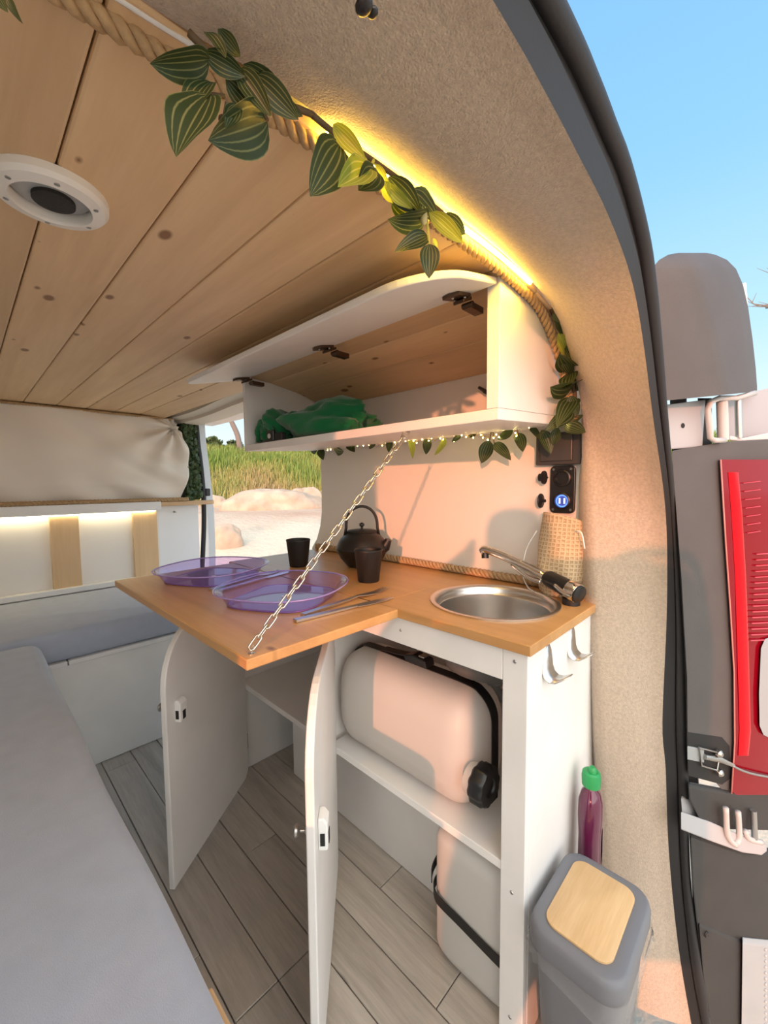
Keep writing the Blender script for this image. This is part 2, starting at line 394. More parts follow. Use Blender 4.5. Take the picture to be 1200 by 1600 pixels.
struct(G().box(.766, .985, 2.51, 2.53, -.05, .937).build('wall_front_right', M('white_panel', (.84, .85, .86), .4)), 'white side panel between partition and door opening')
# pillar beside the door opening
pb = [(.895, 2.515), (.985, 2.50), (.985, 2.60), (.895, 2.60)]
struct(G().prism([(x, y, .966) for x, y in pb], (0, 0, .46)).build('trim_1', M('dark_pillar_trim', (.035, .037, .032), .7)), 'dark pillar between partition and door opening')
st = [(.995, 2.52, 1.415), (.998, 2.515, 1.39), (1.002, 2.515, 1.30), (1.015, 2.515, 1.15), (1.022, 2.515, 1.0), (1.020, 2.515, .85), (1.012, 2.515, .72), (.998, 2.515, .55), (.985, 2.515, .35)]
st = [(1.10, 2.50, 1.445), (1.03, 2.51, 1.435)] + st
tag(G().tube(smooth_path(st, 5), .014, 10).build('door_seal', RUBBER, smooth=True, loc=(1.0, 2.515, .35)), 'black rubber seal around the side door opening, ahead of the partition', 'door seal')
dj = []
for p in smooth_path([(1.035, 2.54, 1.43), (1.04, 2.54, 1.30), (1.06, 2.545, 1.1), (1.075, 2.55, .9), (1.075, 2.55, .6), (1.06, 2.55, .30), (1.06, 2.55, -.05)], 4):
    dj.append([p+Vector((-.022, -.01, 0)), p+Vector((.022, .0, 0)), p+Vector((.024, .05, 0)), p+Vector((-.022, .05, 0))])
struct(G().loft(dj).build('door_1', BODY, smooth='auto'), 'pale edge of the side door frame')
tag(G().box(1.035, 1.062, 2.505, 2.545, .985, 1.03).build('door_striker', BLACK, bevel=.005, loc=(1.04, 2.52, 1.0)), 'small black door striker on the pale door frame', 'door striker')
# ivy in the pillar
g = G(); rnd = random.Random(3)
for i in range(900):
    z = rnd.uniform(.975, 1.40); x = rnd.uniform(.905, .982) + (1.2-z)*.05; y = 2.495 - abs(rnd.gauss(0, .018))
    c = Vector((x, y, z)); a = rnd.uniform(0, 2*pi); r = rnd.uniform(.010, .019); n = Vector((rnd.gauss(0, .5), -1, rnd.gauss(0, .5))).normalized()
    t = n.orthogonal().normalized(); b_ = n.cross(t); pts = []
    for k, rr in enumerate((1.2, .65, .9, .6, .9, .65)):
        q = a + 2*pi*k/6; pts.append(c + t*(cos(q)*r*rr) + b_*(sin(q)*r*rr))
    g.add([c + n*.003] + pts, [(0, 1+k, 1+(k+1) % 6) for k in range(6)])
IVY = M('ivy_green', (.045, .085, .022), .5, var=(60, .5))
tag(g.build('hanging_ivy', IVY, loc=(.95, 2.49, .97), fix=False), 'dense dark green artificial ivy hanging in the pillar by the side door', 'ivy', kind='stuff')
# curtain
def curt(u, v):
    top = 1.413 - .0*u; bot = .968
    x = -.60 + u*(1.475 + .05*sin(v*3.0)*1.0 - .05*(1-v)*0)
    if u > .9: x -= (u-.9)*(.32*(v) ** 3)
    z = bot + v*(top-bot)
    y = 2.452 + .008*sin(x*9+v*2)
    d = (x-.55)*.8 + (z-1.15)*1.2           # diagonal folds towards the upper right corner
    k = max(0, min(1, (x-.15)/.55))
    y += k*.014*sin(d*26) + k*.009*sin((x*.35+z*1.3)*34+1) + .005*sin((x*1.2+z*.4)*20)
    f = Vector((x-.84, 0, z-1.37)); r = f.length; an = atan2(f.z, f.x)
    y -= .020*sin(an*9)*max(0, 1-r/.42)
    y += .010*noise.noise(Vector((x*5, z*7, .3))) + (.016*(1-v)**6)*sin(x*22)
    return (x, y+.008*(1-v)+(-.012 if v > .2 else 0.012-.12*v), z)
g = G().grid(curt, 170, 60)
tag(g.build('curtain', CURT, smooth=True, solid=.003, loc=(.1, 2.45, .968), fix=False), 'cream fabric curtain stretched and wrinkled above the rope shelf', 'curtain')
g = G(); rope(g, [(-.60, 2.43, 1.416), (.2, 2.43, 1.416), (.84, 2.44, 1.414)], .007, .04, .01, 5)
tag(g.build('rope', ROPE, smooth=True, loc=(.1, 2.43, 1.41)), 'thin brown rope along the top of the cream curtain at the ceiling', 'rope')
# cream moulding over the side door opening
g = G(); pr = []
for p in smooth_path([(.90, 2.56, 1.412), (.935, 2.40, 1.412), (.93, 2.1, 1.41), (.90, 1.75, 1.41), (.885, 1.372, 1.41)], 5):
    pr.append([p+Vector((-.090, 0, .012)), p+Vector((-.045, 0, .004)), p+Vector((-.04, 0, -.010)), p+Vector((.055, .0, -.014)), p+Vector((.06, .0, .010)), p+Vector((.17, .0, .012)), p+Vector((.17, .0, .035)), p+Vector((-.09, 0, .035))])
struct(G().loft(pr).build('trim_2', M('cream_moulding', (.74, .66, .55), .6), smooth='auto'), 'cream moulding above the side door opening')
struct(G().box(1.0, 1.13, 1.40, 2.60, 1.42, 1.45).build('trim_3', BODY), 'roof rail above the side door opening')

# ------------------------------------------------------------------ carpeted rear arch, rubber seal
inner = [(-.52, .41, 1.43), (.06, .394, 1.43), (.25, .373, 1.43), (.54, .362, 1.432), (.67, .36, 1.430), (.77, .36, 1.424), (.865, .36, 1.402), (.950, .355, 1.320), (.995, .345, 1.195),
         (.985, .325, .985), (.975, .303, .755), (.985, .288, .46), (1.015, .272, .13), (1.05, .262, -.20)]
sp = [(770, 0, .18), (850, 140, .18), (900, 235, .18), (950, 335, .18), (985, 430, .18), (1003, 520, .18), (1020, 650, .181), (1040, 800, .1735), (1042, 950, .1725), (1035, 1130, .1746),
      (1040, 1200, .1664), (1045, 1330, .1565), (1060, 1480, .136), (1082, 1610, .106)]
seal_in = [Vector((-.52, .18, 1.43)), Vector((.0, .18, 1.43))] + [Y(*p) for p in sp]
ui = [0, .2, .36, .47, .515, .55, .585, .63, .68, .75, .81, .875, .95, 1.0]
us = [0, .2, .36, .405, .44, .48, .52, .56, .61, .67, .735, .81, .84, .885, .95, 1.0]
def interp(pts, us_, n):
    pts = [Vector(p) for p in pts]; sm = []; k = 8
    dense = smooth_path(pts, k); du = []
    for i in range(len(pts)-1): du += [us_[i] + (us_[i+1]-us_[i])*j/k for j in range(k)]
    du.append(us_[-1]); out = []
    for i in range(n):
        t = i/(n-1); j = 0
        while j < len(du)-2 and du[j+1] < t: j += 1
        d = du[j+1]-du[j]; out.append(dense[j].lerp(dense[j+1], max(0, min(1, (t-du[j])/d))))
    return out
NA = 120
IN = interp(inner, ui, NA); SE = interp(seal_in, us, NA)
rows = []
for i in range(NA):
    a, b = IN[i], SE[i]
    t = (IN[min(i+1, NA-1)]-IN[max(i-1, 0)]).normalized()
    n = t.cross(b-a).normalized()
    if n.dot(CAM-(a+b)/2) < 0: n = -n        # towards the inside of the opening
    out = -n; r = []
    r.append(a + out*.06); r.append(a + out*.012)
    for k in range(1, 15):
        s = k/15; bul = .010*sin(pi*min(1, s*1.15))*(1 if s < .86 else 1) 
        r.append(a.lerp(b, s*.985) + n*bul)
    r.append(b)
    rows.append(r)
struct(G().loft(rows, cap=False, closed=False).build('trim_4', CARPET, smooth=True), 'beige carpet-covered rear door arch')
# rubber seal as one thing: flat lip plus rounded bulb
op = [(875, 0), (935, 130), (962, 200), (985, 262), (1010, 370), (1020, 450), (1037, 610), (1055, 800), (1068, 1000), (1073, 1200), (1080, 1400), (1112, 1620)]
oy = [.163, .164, .165, .165, .166, .166, .1665, .167, .160, .153, .139, .098]
seal_out = [Vector((-.52, .163, 1.455)), Vector((.0, .163, 1.455))] + [Y(a, b, c) for (a, b), c in zip(op[:7], oy)] + [X(a, b, c) for (a, b), c in zip(op[7:], (1.005, 1.062, 1.078, 1.105, 1.15))]
uo = [0, .2, .36, .405, .43, .455, .50, .535, .60, .675, .755, .835, .91, 1.0]
SO = interp(seal_out, uo, NA)
sr = thing('rear_door_seal', 'wide black rubber seal around the rear door opening, outside the beige carpet', 'door seal', (1.0, .15, .0))
rows = []; bulb = []; mid = []
for a, b in zip(SE, SO):
    d = (b-a); t = d.normalized()
    rows.append([a, a.lerp(b, .45)+Vector((-.002, -.002, 0)), a.lerp(b, .56) + Vector((0, .004, 0)), a.lerp(b, .95), b + Vector((0, .02, 0))])
    bulb.append(a.lerp(b, .80))
g = G().loft(rows, cap=False, closed=False); g.build('lip', RUBBER, sr, smooth='auto', ang=30)
rad = [max(.004, min(.011, (b-a).length*.24)) for a, b in zip(SE, SO)]
G().tube(bulb, rad, 10).build('bulb', RUBBER, sr, smooth=True)
# left rear pillar and left rear door edge outside the frame (they bound the sunlight)
struct(G().box(-.60, -.54, .16, .36, -.06, 1.45).build('trim_5', CARPET, bevel=.02), 'carpeted left rear pillar')
struct(G().box(-.52, .70, .175, .36, 1.445, 1.49).build('trim_6', BODY, bevel=.01), 'rear roof edge of the van')
struct(G().box(-.6, .84, .06, .12, -.45, -.08).build('trim_7', DGREY, bevel=.02), 'dark rear bumper sill')
# white trim and rope along the carpet edge
g = G(); rope(g, [p + Vector((0, .016, -.006)) for p in IN[4:82]], .0105, .040, .006)
tag(g.build('rope', ROPE, smooth=True, loc=(.3, .372, 1.42)), 'brown hemp rope running along the inner edge of the beige carpet arch', 'rope')
tag(G().tube([p + Vector((0, -.004, -.006)) for p in IN[45:66]], .0032, 6).build('led_strip', LED, smooth=True, loc=(.6, .356, 1.42)), 'bright yellow glowing light strip along the carpet arch above the cupboard', 'light')
tag(G().tube([p + Vector((0, -.006, -.004)) for p in IN[14:36]], .0028, 6).build('white_edge_trim', WHITE, smooth=True, loc=(.15, .34, 1.425)), 'thin white edge strip between rope and carpet at the top left', 'trim')
g = G(); c0 = Y(565, 0, .21)
for dx, dz, r in ((-.008, .0, .004), (.002, -.002, .0055), (.010, 0, .0035)): g.ball(c0 + Vector((dx, 0, dz)), (r, r*1.2, r*.7), 10, 6)
tag(g.build('door_latch', BLACK, smooth=True, loc=tuple(c0)), 'small black latch knob on the carpeted arch at the top edge', 'latch')
# ================================================================== bed and bench
bd = thing('bed', 'white low bed box with plywood top at the left, under the blue-grey mattress', 'bed', (-.2, 1.0, 0))
G().box(-.595, .145, .20, 1.74, 0.0, .40).build('box', WHITE, bd, bevel=.002)
G().box(-.595, .150, .18, 1.70, .4005, .418).prism([(.150, .30, .4005), (.184, .30, .4005), (.178, .60, .4005), (.150, .75, .4005)], (0, 0, .0175)).build('platform', PINE, bd, bevel=.002)
G().box(.1815, .190, .44, .50, .386, .412).build('edge_block', PINE, bd, bevel=.003)
def mattress(x0, x1, y0, y1, z0, z1, r, wob):
    g = G(); rings = []; base = rrect(x0, x1, y0, y1, r, 8); n = 6
    dens = []
    for i in range(len(base)):
        a = base[i]; b = base[(i+1) % len(base)]; L = math.hypot(b[0]-a[0], b[1]-a[1]); k = max(1, int(L/.05))
        for j in range(k): dens.append((a[0]+(b[0]-a[0])*j/k, a[1]+(b[1]-a[1])*j/k))
    cx, cy = (x0+x1)/2, (y0+y1)/2; e = .022
    def ring(d, z):
        out = []
        for x, y in dens:
            sx = max(x0+.07, min(x1-.07, x)); sy = max(y0+.07, min(y1-.07, y)); l = max(1e-6, math.hypot(x-sx, y-sy))
            w_ = wob*noise.noise(Vector((x*4, y*4, z*6)))
            out.append((x-(x-sx)/l*d + w_*.6, y-(y-sy)/l*d + w_*.6, z+w_*.5))
        return out
    for d, z in ((e, z0), (.006, z0+.008), (0, z0+e), (0, z1-e), (.004, z1-.012), (.012, z1-.004), (e+.003, z1-.0005)): rings.append(ring(d, z))
    g.loft(rings, cap=True); return g
tag(mattress(-.595, .156, .19, 1.775, .4185, .532, .05, .006).build('mattress', BEDF, smooth='auto', ang=50, loc=(-.2, 1.0, .4185)), 'large blue-grey mattress filling the left foreground', 'mattress')
bn = thing('front_bench', 'white bench box along the front partition under a blue-grey cushion', 'bench', (.2, 2.1, 0))
G().box(-.595, .76, 1.825, 2.497, 0.001, .408).build('box', WHITE, bn, bevel=.002)
G().box(-.595, .235, 1.815, 2.497, .4085, .426).build('lid', WHITE, bn, bevel=.003)
G().box(.238, .763, 1.815, 2.497, .4085, .426).build('lid', WHITE, bn, bevel=.003)
tag(mattress(-.595, .765, 1.818, 2.452, .4265, .537, .012, .004).build('bench_cushion', BEDF, smooth='auto', ang=50, loc=(.1, 2.1, .4265)), 'long blue-grey cushion on the white bench before the partition', 'cushion')
# ================================================================== kitchen cabinet
XK = .665
kc = thing('kitchen_cabinet', 'white kitchen cabinet with two open doors on the right side', 'cabinet', (.86, .86, 0))
def kb(name, *a, mat=WHITE, bev=.0015, label=None):
    o = G().box(*a).build(name, mat, kc, bevel=bev)
    if label: o['label'] = label
    return o
kb('end_panel', XK+.0185, 1.055, .306, .324, 0.001, .756)
kb('front_stile', XK, XK+.018, .306, .353, 0.001, .756)
kb('front_rail', XK, XK+.018, .3535, 1.408, .694, .756)
kb('front_stile', XK, XK+.018, .862, .889, 0.001, .6935)
kb('end_panel', XK+.0005, 1.055, 1.390, 1.408, 0.001, .6935)
kb('divider', XK+.0185, 1.055, .870, .886, .3495, .756)
kb('shelf', XK+.002, 1.055, .3245, .8615, .327, .345)
kb('shelf', XK+.002, 1.055, .8895, 1.3895, .327, .345)
kb('back_panel', 1.045, 1.0545, .325, 1.389, .3455, .756)
for k, (y, z) in enumerate(((.33, .735), (.33, .30), (.33, .05), (.60, .725), (1.2, .72))):
    G().lathe([(0, 0), (.0035, 0), (.0025, .0012), (0, .0014)], (XK-.0002, y, z), 10, Matrix.Rotation(-pi/2, 4, 'Y')).build('screw', SCREW, kc)
wb = tag(G().box(.79, 1.055, .3245, 1.24, 0.001, .3265).build('wheel_arch_box', WHITE, bevel=.002, loc=(.92, .8, 0)), 'low white box over the wheel arch inside the kitchen cabinet', 'box')
def door(H, F, z0, z1, r, zk, flip):
    H = Vector((*H, 0)); F = Vector((*F, 0)); d = (F-H).normalized(); w_ = (F-H).length; n = Vector((-d.y, d.x, 0))
    if n.dot(Vector((0, 0, 0)) - (H+F)/2) < 0: n = -n
    pts = [(0, z0+.02), (.02, z0), (w_, z0)]
    for i in range(9):
        a = pi/2*i/8; pts.append((w_-r+r*cos(a), z1-r+r*sin(a)))
    pts.append((0, z1))
    o = G().prism([H + d*s + Vector((0, 0, z)) - n*.0075 for s, z in pts], n*.015).build('door', WHITE, kc, bevel=.0025)
    c = H + d*(w_-.045) + Vector((0, 0, zk)) + n*.0076
    u = Vector((0, 0, 1)); g = G()
    prof = [(-.010, 0), (-.010, .012), (-.006, .018), (.008, .018), (.012, .010), (.012, 0)]
    g.prism([c + d*(.014) + n*b + u*(-.028) for b in (0, .017)] + [c + d*.014 + n*.017 + u*.020, c + d*.014 + n*.010 + u*.030, c + d*.014 + u*.030], -d*.030)
    la = g.build('catch', M('white_plastic', (.86, .86, .84), .3), o, bevel=.003)
    e = c + n*.0172
    g = G().prism([e + d*.005 + u*-.022, e + d*-.006 + u*-.022, e + d*-.006 + u*.000, e + d*.005 + u*.000], n*.0012); g.build('catch_slot', DARK, o)
    e2 = c + d*.0142
    G().prism([e2 + n*.004 + u*-.018, e2 + n*.012 + u*-.018, e2 + n*.012 + u*.004, e2 + n*.004 + u*.004], d*.001).build('catch_slot', DARK, o)
    k0 = H + d*(w_-.030) + u*(zk+.012) - n*.0076
    mat = (-n).to_track_quat('Z', 'Y').to_matrix().to_4x4()
    G().lathe([(.006, 0), (.006, .004), (.0035, .007), (.0035, .014), (.010, .018), (.011, .022), (.007, .026), (0, .0265)], k0, 16, mat).build('knob', SCREW, o, smooth='auto')
    for zh in (z0+.10, z1-.12):
        G().tube([H + n*.004 + u*zh, H + n*.004 + u*(zh+.05)], .004, 8).build('hinge', SCREW, kc)
    return o
d1 = door((.662, 1.345), (.323, 1.088), .014, .688, .15, .470, 1); d1['label'] = 'white cabinet door with rounded corner, swung open beside the bed'
d2 = door((.662, .842), (.366, .530), .014, .690, .12, .452, 1); d2['label'] = 'white cabinet door seen nearly edge-on in the middle'
# ------------------------------------------------------------------ worktop, folding table
def holed(x0, x1, y0, y1, z0, z1, cx, cy, r, n=64):
    ang = sorted([2*pi*i/n for i in range(n)] + [atan2(y-cy, x-cx) % (2*pi) for x in (x0, x1) for y in (y0, y1)])
    A = []; B = []
    for a in ang:
        c, s = cos(a), sin(a); A.append((cx+r*c, cy+r*s))
        t = min([((x1 if c > 0 else x0)-cx)/c if abs(c) > 1e-9 else 9, ((y1 if s > 0 else y0)-cy)/s if abs(s) > 1e-9 else 9]); B.append((cx+t*c, cy+t*s))
    ring = lambda P_, z: [Vector((p[0], p[1], z)) for p in P_]
    return G().loft([ring(A, z0), ring(A, z1), ring(B, z1), ring(B, z0), ring(A, z0)], cap=False)
SX, SY, SRR = .852, .478, .142
wt = thing('worktop', 'oiled wooden worktop on the white kitchen cabinet, with a round sink cut-out', 'worktop', (.86, .86, .7565))
g = holed(XK-.012, 1.058, .296, .664, .7565, .7755, SX, SY, SRR-.004)
g.box(XK-.004, 1.058, .664, 1.425, .7565, .7755)
g.build('board', TOP, wt, smooth='auto', bevel=.0015, seg=2)
ft = thing('folding_table', 'oiled wooden drop-leaf table hanging from a chain, laid with purple plates', 'table', (.48, 1.0, .7565))
G().box(.300, .6585, .597, 1.392, .7565, .7755).build('tabletop', TOP, ft, bevel=.0025)
for y in (.68, 1.0, 1.30): G().tube([(.6598, y, .7745), (.6598, y+.07, .7745)], .0012, 6).build('hinge', BRONZE, ft)
g = G(); rope(g, [(1.0445, .36, .7885), (1.0445, .9, .7885), (1.0445, 1.42, .7885)], .0125, .042, .006)
tag(g.build('rope', ROPE, smooth=True, loc=(1.048, .9, .776)), 'twisted hemp rope along the back of the worktop at the white wall', 'rope')
# ------------------------------------------------------------------ sink
sk = thing('sink', 'round brushed steel sink let into the wooden worktop', 'sink', (SX, SY, .7757))
R_ = SRR
G().lathe([(R_+.004, .7758), (R_+.004, .7785), (R_-.003, .7795), (R_-.009, .776), (R_-.0115, .768), (R_-.013, .757), (R_-.016, .755), (R_-.017, .742), (R_-.020, .66), (R_-.032, .634), (.06, .625), (.03, .622), (.0, .622)], (SX, SY, 0), 64, cap=False).build('bowl', STEEL, sk, smooth='auto', ang=50)
G().lathe([(R_-.0145, .752), (R_-.0185, .66), (R_-.030, .631), (.04, .620), (.038, .619), (R_-.030, .6295), (R_-.0165, .66), (R_-.0125, .752)], (SX, SY, 0), 48, cap=False).build('underside', M('grey_bowl_underside', (.12, .115, .11), .5), sk, smooth=True)
G().lathe([(0, .623), (.032, .623), (.034, .625), (.030, .627), (.012, .6265), (0, .6265)], (SX, SY, 0), 24).build('drain', CHROME, sk, smooth='auto')
GP = M('grey_pipe', (.22, .22, .22), .5)
G().lathe([(.032, .617), (.034, .60), (.030, .585), (.016, .58)], (SX, SY, 0), 24).build('waste_trap', GP, sk, smooth='auto')
G().tube(smooth_path([(SX, SY, .58), (SX+.01, SY-.01, .55), (SX+.05, SY-.04, .53), (SX+.10, SY-.06, .53)], 5), .014, 12).build('waste_pipe', GP, sk, smooth=True)
# ------------------------------------------------------------------ tap
tp = thing('tap', 'chrome and black folding tap lying over the rim of the sink', 'tap', (.965, .345, .7757))
A, B, C_ = Vector((.938, .318, .8035)), Vector((.968, .402, .823)), Vector((.960, .560, .872))
ax = (B-A).normalized()
G().tube([A, A+ax*.004, A+ax*.024, A+ax*.026], [.0215, .0235, .023, .020], 24).build('collar', CHROME, tp, smooth='auto')
G().tube([A-ax*.004, A-ax*.003, A+ax*.002], [.0185, .020, .0205], 24).build('end_cap', BLACK, tp, smooth='auto')
G().tube([A+ax*.024, A+ax*.05, A+ax*.085, B+ax*.002], [.0205, .0205, .019, .015], 20).build('body', BLACK, tp, smooth='auto')
G().tube([(.945, .336, .776), (.945, .336, .79)], .019, 20).build('base', BLACK, tp, smooth='auto')
G().tube(smooth_path([A + ax*.012 + Vector((-.018, 0, -.006)), A + ax*.035 + Vector((-.022, .0, -.004)), A + ax*.055 + Vector((-.020, 0, .0))], 4), .0055, 10).build('lever', CHROME, tp, smooth=True)
sp_ = smooth_path([B, B.lerp(C_, .3)+Vector((0, 0, .004)), B.lerp(C_, .7)+Vector((0, 0, .006)), C_+Vector((0, 0, .002)), C_+Vector((0, .012, -.006))], 6)
G().tube(sp_, [.0135]*4 + [.0115]*(len(sp_)-8) + [.0118, .012, .012, .011], 16).build('spout', CHROME, tp, smooth='auto')
G().tube([C_+Vector((0, .004, -.006)), C_+Vector((-.002, .002, -.021))], .0095, 14).build('aerator', BLACK, tp, smooth='auto')
G().tube(smooth_path([B+Vector((-.008, .01, -.012)), B.lerp(C_, .28)+Vector((-.006, 0, -.018)), B.lerp(C_, .55)+Vector((0, 0, -.006))], 6), .0055, 10).build('under_lever', CHROME, tp, smooth=True)
# ------------------------------------------------------------------ hooks on the end panel
def hook(x, z, label):
    y = .3058; t = .0016; g = G(); rows = []
    path = [(0, 0, .003), (0, -.012, .0075), (0, -.030, .0105), (0, -.046, .0125), (-.004, -.056, .0125), (-.012, -.0615, .012), (-.022, -.060, .011), (-.034, -.052, .008), (-.042, -.046, .0055)]
    for dy, dz, w_ in path: rows.append([(x-w_*1.9, y+dy, z+dz), (x+w_*1.9, y+dy, z+dz)])
    return tag(g.loft(rows, cap=False, closed=False).build('wall_hook', STEEL, smooth=True, solid=.0018, loc=(x, y, z-.06)), label, 'hook', 'steel hooks on the cabinet end')
hook(.748, .748, 'brushed steel hook on the cabinet end panel, nearer the front corner')
hook(.868, .752, 'brushed steel hook on the cabinet end panel, nearer the carpet pillar')
# ================================================================== wall cupboard
cu = thing('wall_cupboard', 'white wall cupboard with its flap door lifted, under the plank ceiling', 'cupboard', (.88, .87, 1.18))
XC = .70; Y0, Y1 = .385, 1.358
zt = lambda x: CZ if x < .6825 else (CZ-.009*(x-.6825)/.1175 if x < .8 else 1.416-.018*(x-.8)/.115 if x < .915 else 1.398-.04*(x-.915)/.145)
def side(y0, y1, nm):
    pts = [(XC, 1.188), (1.058, 1.207)] + [(x, zt(x)-.001) for x in (1.058, .915, .80, XC)]
    return G().prism([(x, y0, z) for x, z in pts], (0, y1-y0, 0)).build(nm, WHITE, cu, bevel=.0015)
side(Y0, Y0+.026, 'side_panel'); side(Y1-.013, Y1, 'side_panel')
G().prism([(XC-.0005, Y0, 1.166), (1.058, Y0, 1.187), (1.058, Y0, 1.2065), (XC-.0005, Y0, 1.1875)], (0, Y1-Y0, 0)).build('bottom_board', WHITE, cu, bevel=.0015)
# lifted door
O0, O1 = Vector((XC-.002, 0, 1.408)), Vector((.500, 0, 1.360)); dd = (O1-O0); nn = Vector((dd.z, 0, -dd.x)).normalized()
pts = []; yb, ya, w_ = Y0+.004, Y1-.002, dd.length; r = .105
P2 = [(0, yb), (0, ya)] + [(w_-.05+.05*cos(a), ya-.05+.05*sin(a)) for a in [pi/2*(1-i/6) for i in range(7)]] + [(w_-r+r*cos(a), yb+r-r*sin(a)*1.0) for a in [pi/2*i/9 for i in range(10)]]
dv = G().prism([O0 + dd.normalized()*s + Vector((0, y, 0)) for s, y in P2], nn*.013).build('lift_door', WHITE, cu, bevel=.003)
for y in (.455, .86, 1.30):
    h = G(); b0 = O0 + Vector((-.004, y, -.001))
    q = lambda s, y_, k: O0 + dd.normalized()*s + Vector((0, y_, 0)) - nn*k
    h.prism([q(.012, y-.018, .0006), q(.055, y-.018, .0006), q(.062, y, .0006), q(.055, y+.018, .0006), q(.012, y+.018, .0006)], -nn*.006)
    h.prism([q(.0, y-.012, .004), q(.03, y-.012, .010), q(.03, y+.012, .010), q(.0, y+.012, .004)], -nn*.006)
    h.tube([(XC+.004, y-.012, 1.392), (XC+.004, y+.012, 1.392)], .006, 8)
    h.box(XC+.001, XC+.045, y-.010, y+.010, 1.385, 1.397)
    ho = h.build('hinge', BRONZE, cu, bevel=.001)
    for s, k in ((.024, -.011), (.024, .011), (.048, 0)): G().ball(q(s, y+k, .0068), .0028, 8, 5).build('screw', SCREW, ho)
# green cloth bundle
def bundle(c, r, seed, tw):
    g = G(); rings = []
    for j in range(29):
        t = -pi/2 + pi*j/28; R_ = []
        for i in range(48):
            a = 2*pi*i/48; d = Vector((cos(t)*cos(a), sin(t), cos(t)*sin(a)))
            f = 1 + .16*sin(a*3+tw*t*2+seed) * cos(t) + .22*noise.noise(d*2.2+Vector((seed, 0, 0))) + .10*noise.noise(d*6+Vector((0, seed, 0))) + .05*noise.noise(d*13+Vector((0, 0, seed)))
            p = Vector((d.x*r[0], d.y*r[1], d.z*r[2]))*f
            q = Vector(c)+p; q.z = max(q.z, 1.197+.06*(q.x-.70)); q.x = min(q.x, 1.05); R_.append(q)
        rings.append(R_)
    return g.loft(rings)
gb = thing('green_fleece', 'bunched-up green fleece cloth lying in the wall cupboard', 'cloth', (.82, 1.15, 1.197))
g = bundle((.80, 1.262, 1.245), (.085, .072, .062), 1.0, 2); g.build('fold', GREEN, gb, smooth=True)
g = bundle((.845, 1.08, 1.245), (.105, .19, .070), 4.0, 1); g.build('fold', GREEN, gb, smooth=True)
g = G()
for k in range(4): g.tube(smooth_path([(.745-.004*k, 1.325, 1.20), (.722, 1.31-.008*k, 1.235+.010*k), (.727, 1.255, 1.272-.012*k), (.718, 1.215+.01*k, 1.235+.004*k), (.735, 1.205, 1.20)], 5), .007, 8)
g.build('hem', GREEN, gb, smooth=True)
bk = thing('strap_buckle', 'black strap buckle with a pale disc in front of the green fleece', 'buckle', (.715, 1.20, 1.1895))
G().box(.708, .720, 1.185, 1.225, 1.1895, 1.226).build('frame', BLACK, bk, bevel=.004)
G().lathe([(0, 0), (.008, 0), (.008, .002), (0, .003)], (.7079, 1.205, 1.207), 16, Matrix.Rotation(-pi/2, 4, 'Y') @ Matrix.Scale(1.0, 4)).build('disc', M('pale_disc', (.6, .58, .55), .4), bk)
G().box(.712, .73, 1.14, 1.184, 1.1895, 1.215).build('strap', BLACKM, bk, bevel=.004)
# coat hook in the cupboard
hk = thing('wing_hook', 'small dark wing-shaped hook on the back wall of the cupboard at right', 'hook', (1.05, .615, 1.30))
for s in (-1, 1): G().tube([(1.045, .615, 1.305), (1.035, .615+.018*s, 1.305+.014*s)], [.006, .004], 8).build('wing', BLACK, hk)
G().tube([(1.0595, .615, 1.305), (1.038, .615, 1.305)], .006, 10).build('stem', BLACK, hk)
# ================================================================== chain
ch = thing('table_chain', 'zinc chain running from the cupboard down to the table corner', 'chain', (.5, .61, .98))
T0, T1 = X(637, 668, XC+.006), Vector((.316, .612, .7757))
eye = [T0 + Vector((0, cos(a)*.0075, -.002+sin(a)*.0075)) for a in [pi*2*i/16 for i in range(14)]]
G().tube([(T0.x, T0.y, 1.1665), (T0.x, T0.y, 1.172)], .002, 8).build('screw_shank', ZINC, ch)
G().tube(eye, .0017, 6).build('eye_hook', ZINC, ch, smooth=True)
s0 = T0 + Vector((0, 0, -.008)); s1 = T1 + Vector((0, 0, .010)); D_ = (s1-s0); Lc = D_.length; NL = 27; pit = Lc/NL; D_ = D_.normalized()
lk = []
hl, hw = pit*.5+.0022-.0042, .0052
for i in range(20):
    a = 2*pi*i/20; lk.append(Vector((cos(a)*hw, sin(a)*hw + (hl if sin(a) > 0 else -hl)*(1 if abs(sin(a)) > 1e-6 else 0), 0)))
proto = None
sidev = D_.cross(Vector((0, 0, 1))).normalized(); upv = sidev.cross(D_)
for i in range(NL):
    c = s0 + D_*(pit*(i+.5)); c.z -= .018*sin(pi*(i+.5)/NL)*0; r = radians(38) + (pi/2 if i % 2 else 0)
    xa = sidev*cos(r) + upv*sin(r); za = xa.cross(D_)
    mw = Matrix.Identity(4)
    for k in range(3): mw[k][0] = xa[k]; mw[k][1] = D_[k]; mw[k][2] = za[k]; mw[k][3] = (c-ch.location)[k]
    if proto is None:
        proto = G().tube(lk, .00175, 6, closed=True).build('link', ZINC, None, smooth=True); proto.parent = ch; proto.matrix_local = mw
    else: share(proto, 'link', ch, mw)
G().lathe([(.0, .7757), (.005, .7757), (.005, .777), (0, .778)], (T1.x, T1.y, 0), 12).build('screw', ZINC, ch)
G().tube([T1 + Vector((0, 0, .002)), T1+Vector((.002, 0, .010)), T1 + Vector((.004, 0, .014))], .0016, 6).build('hook', ZINC, ch)
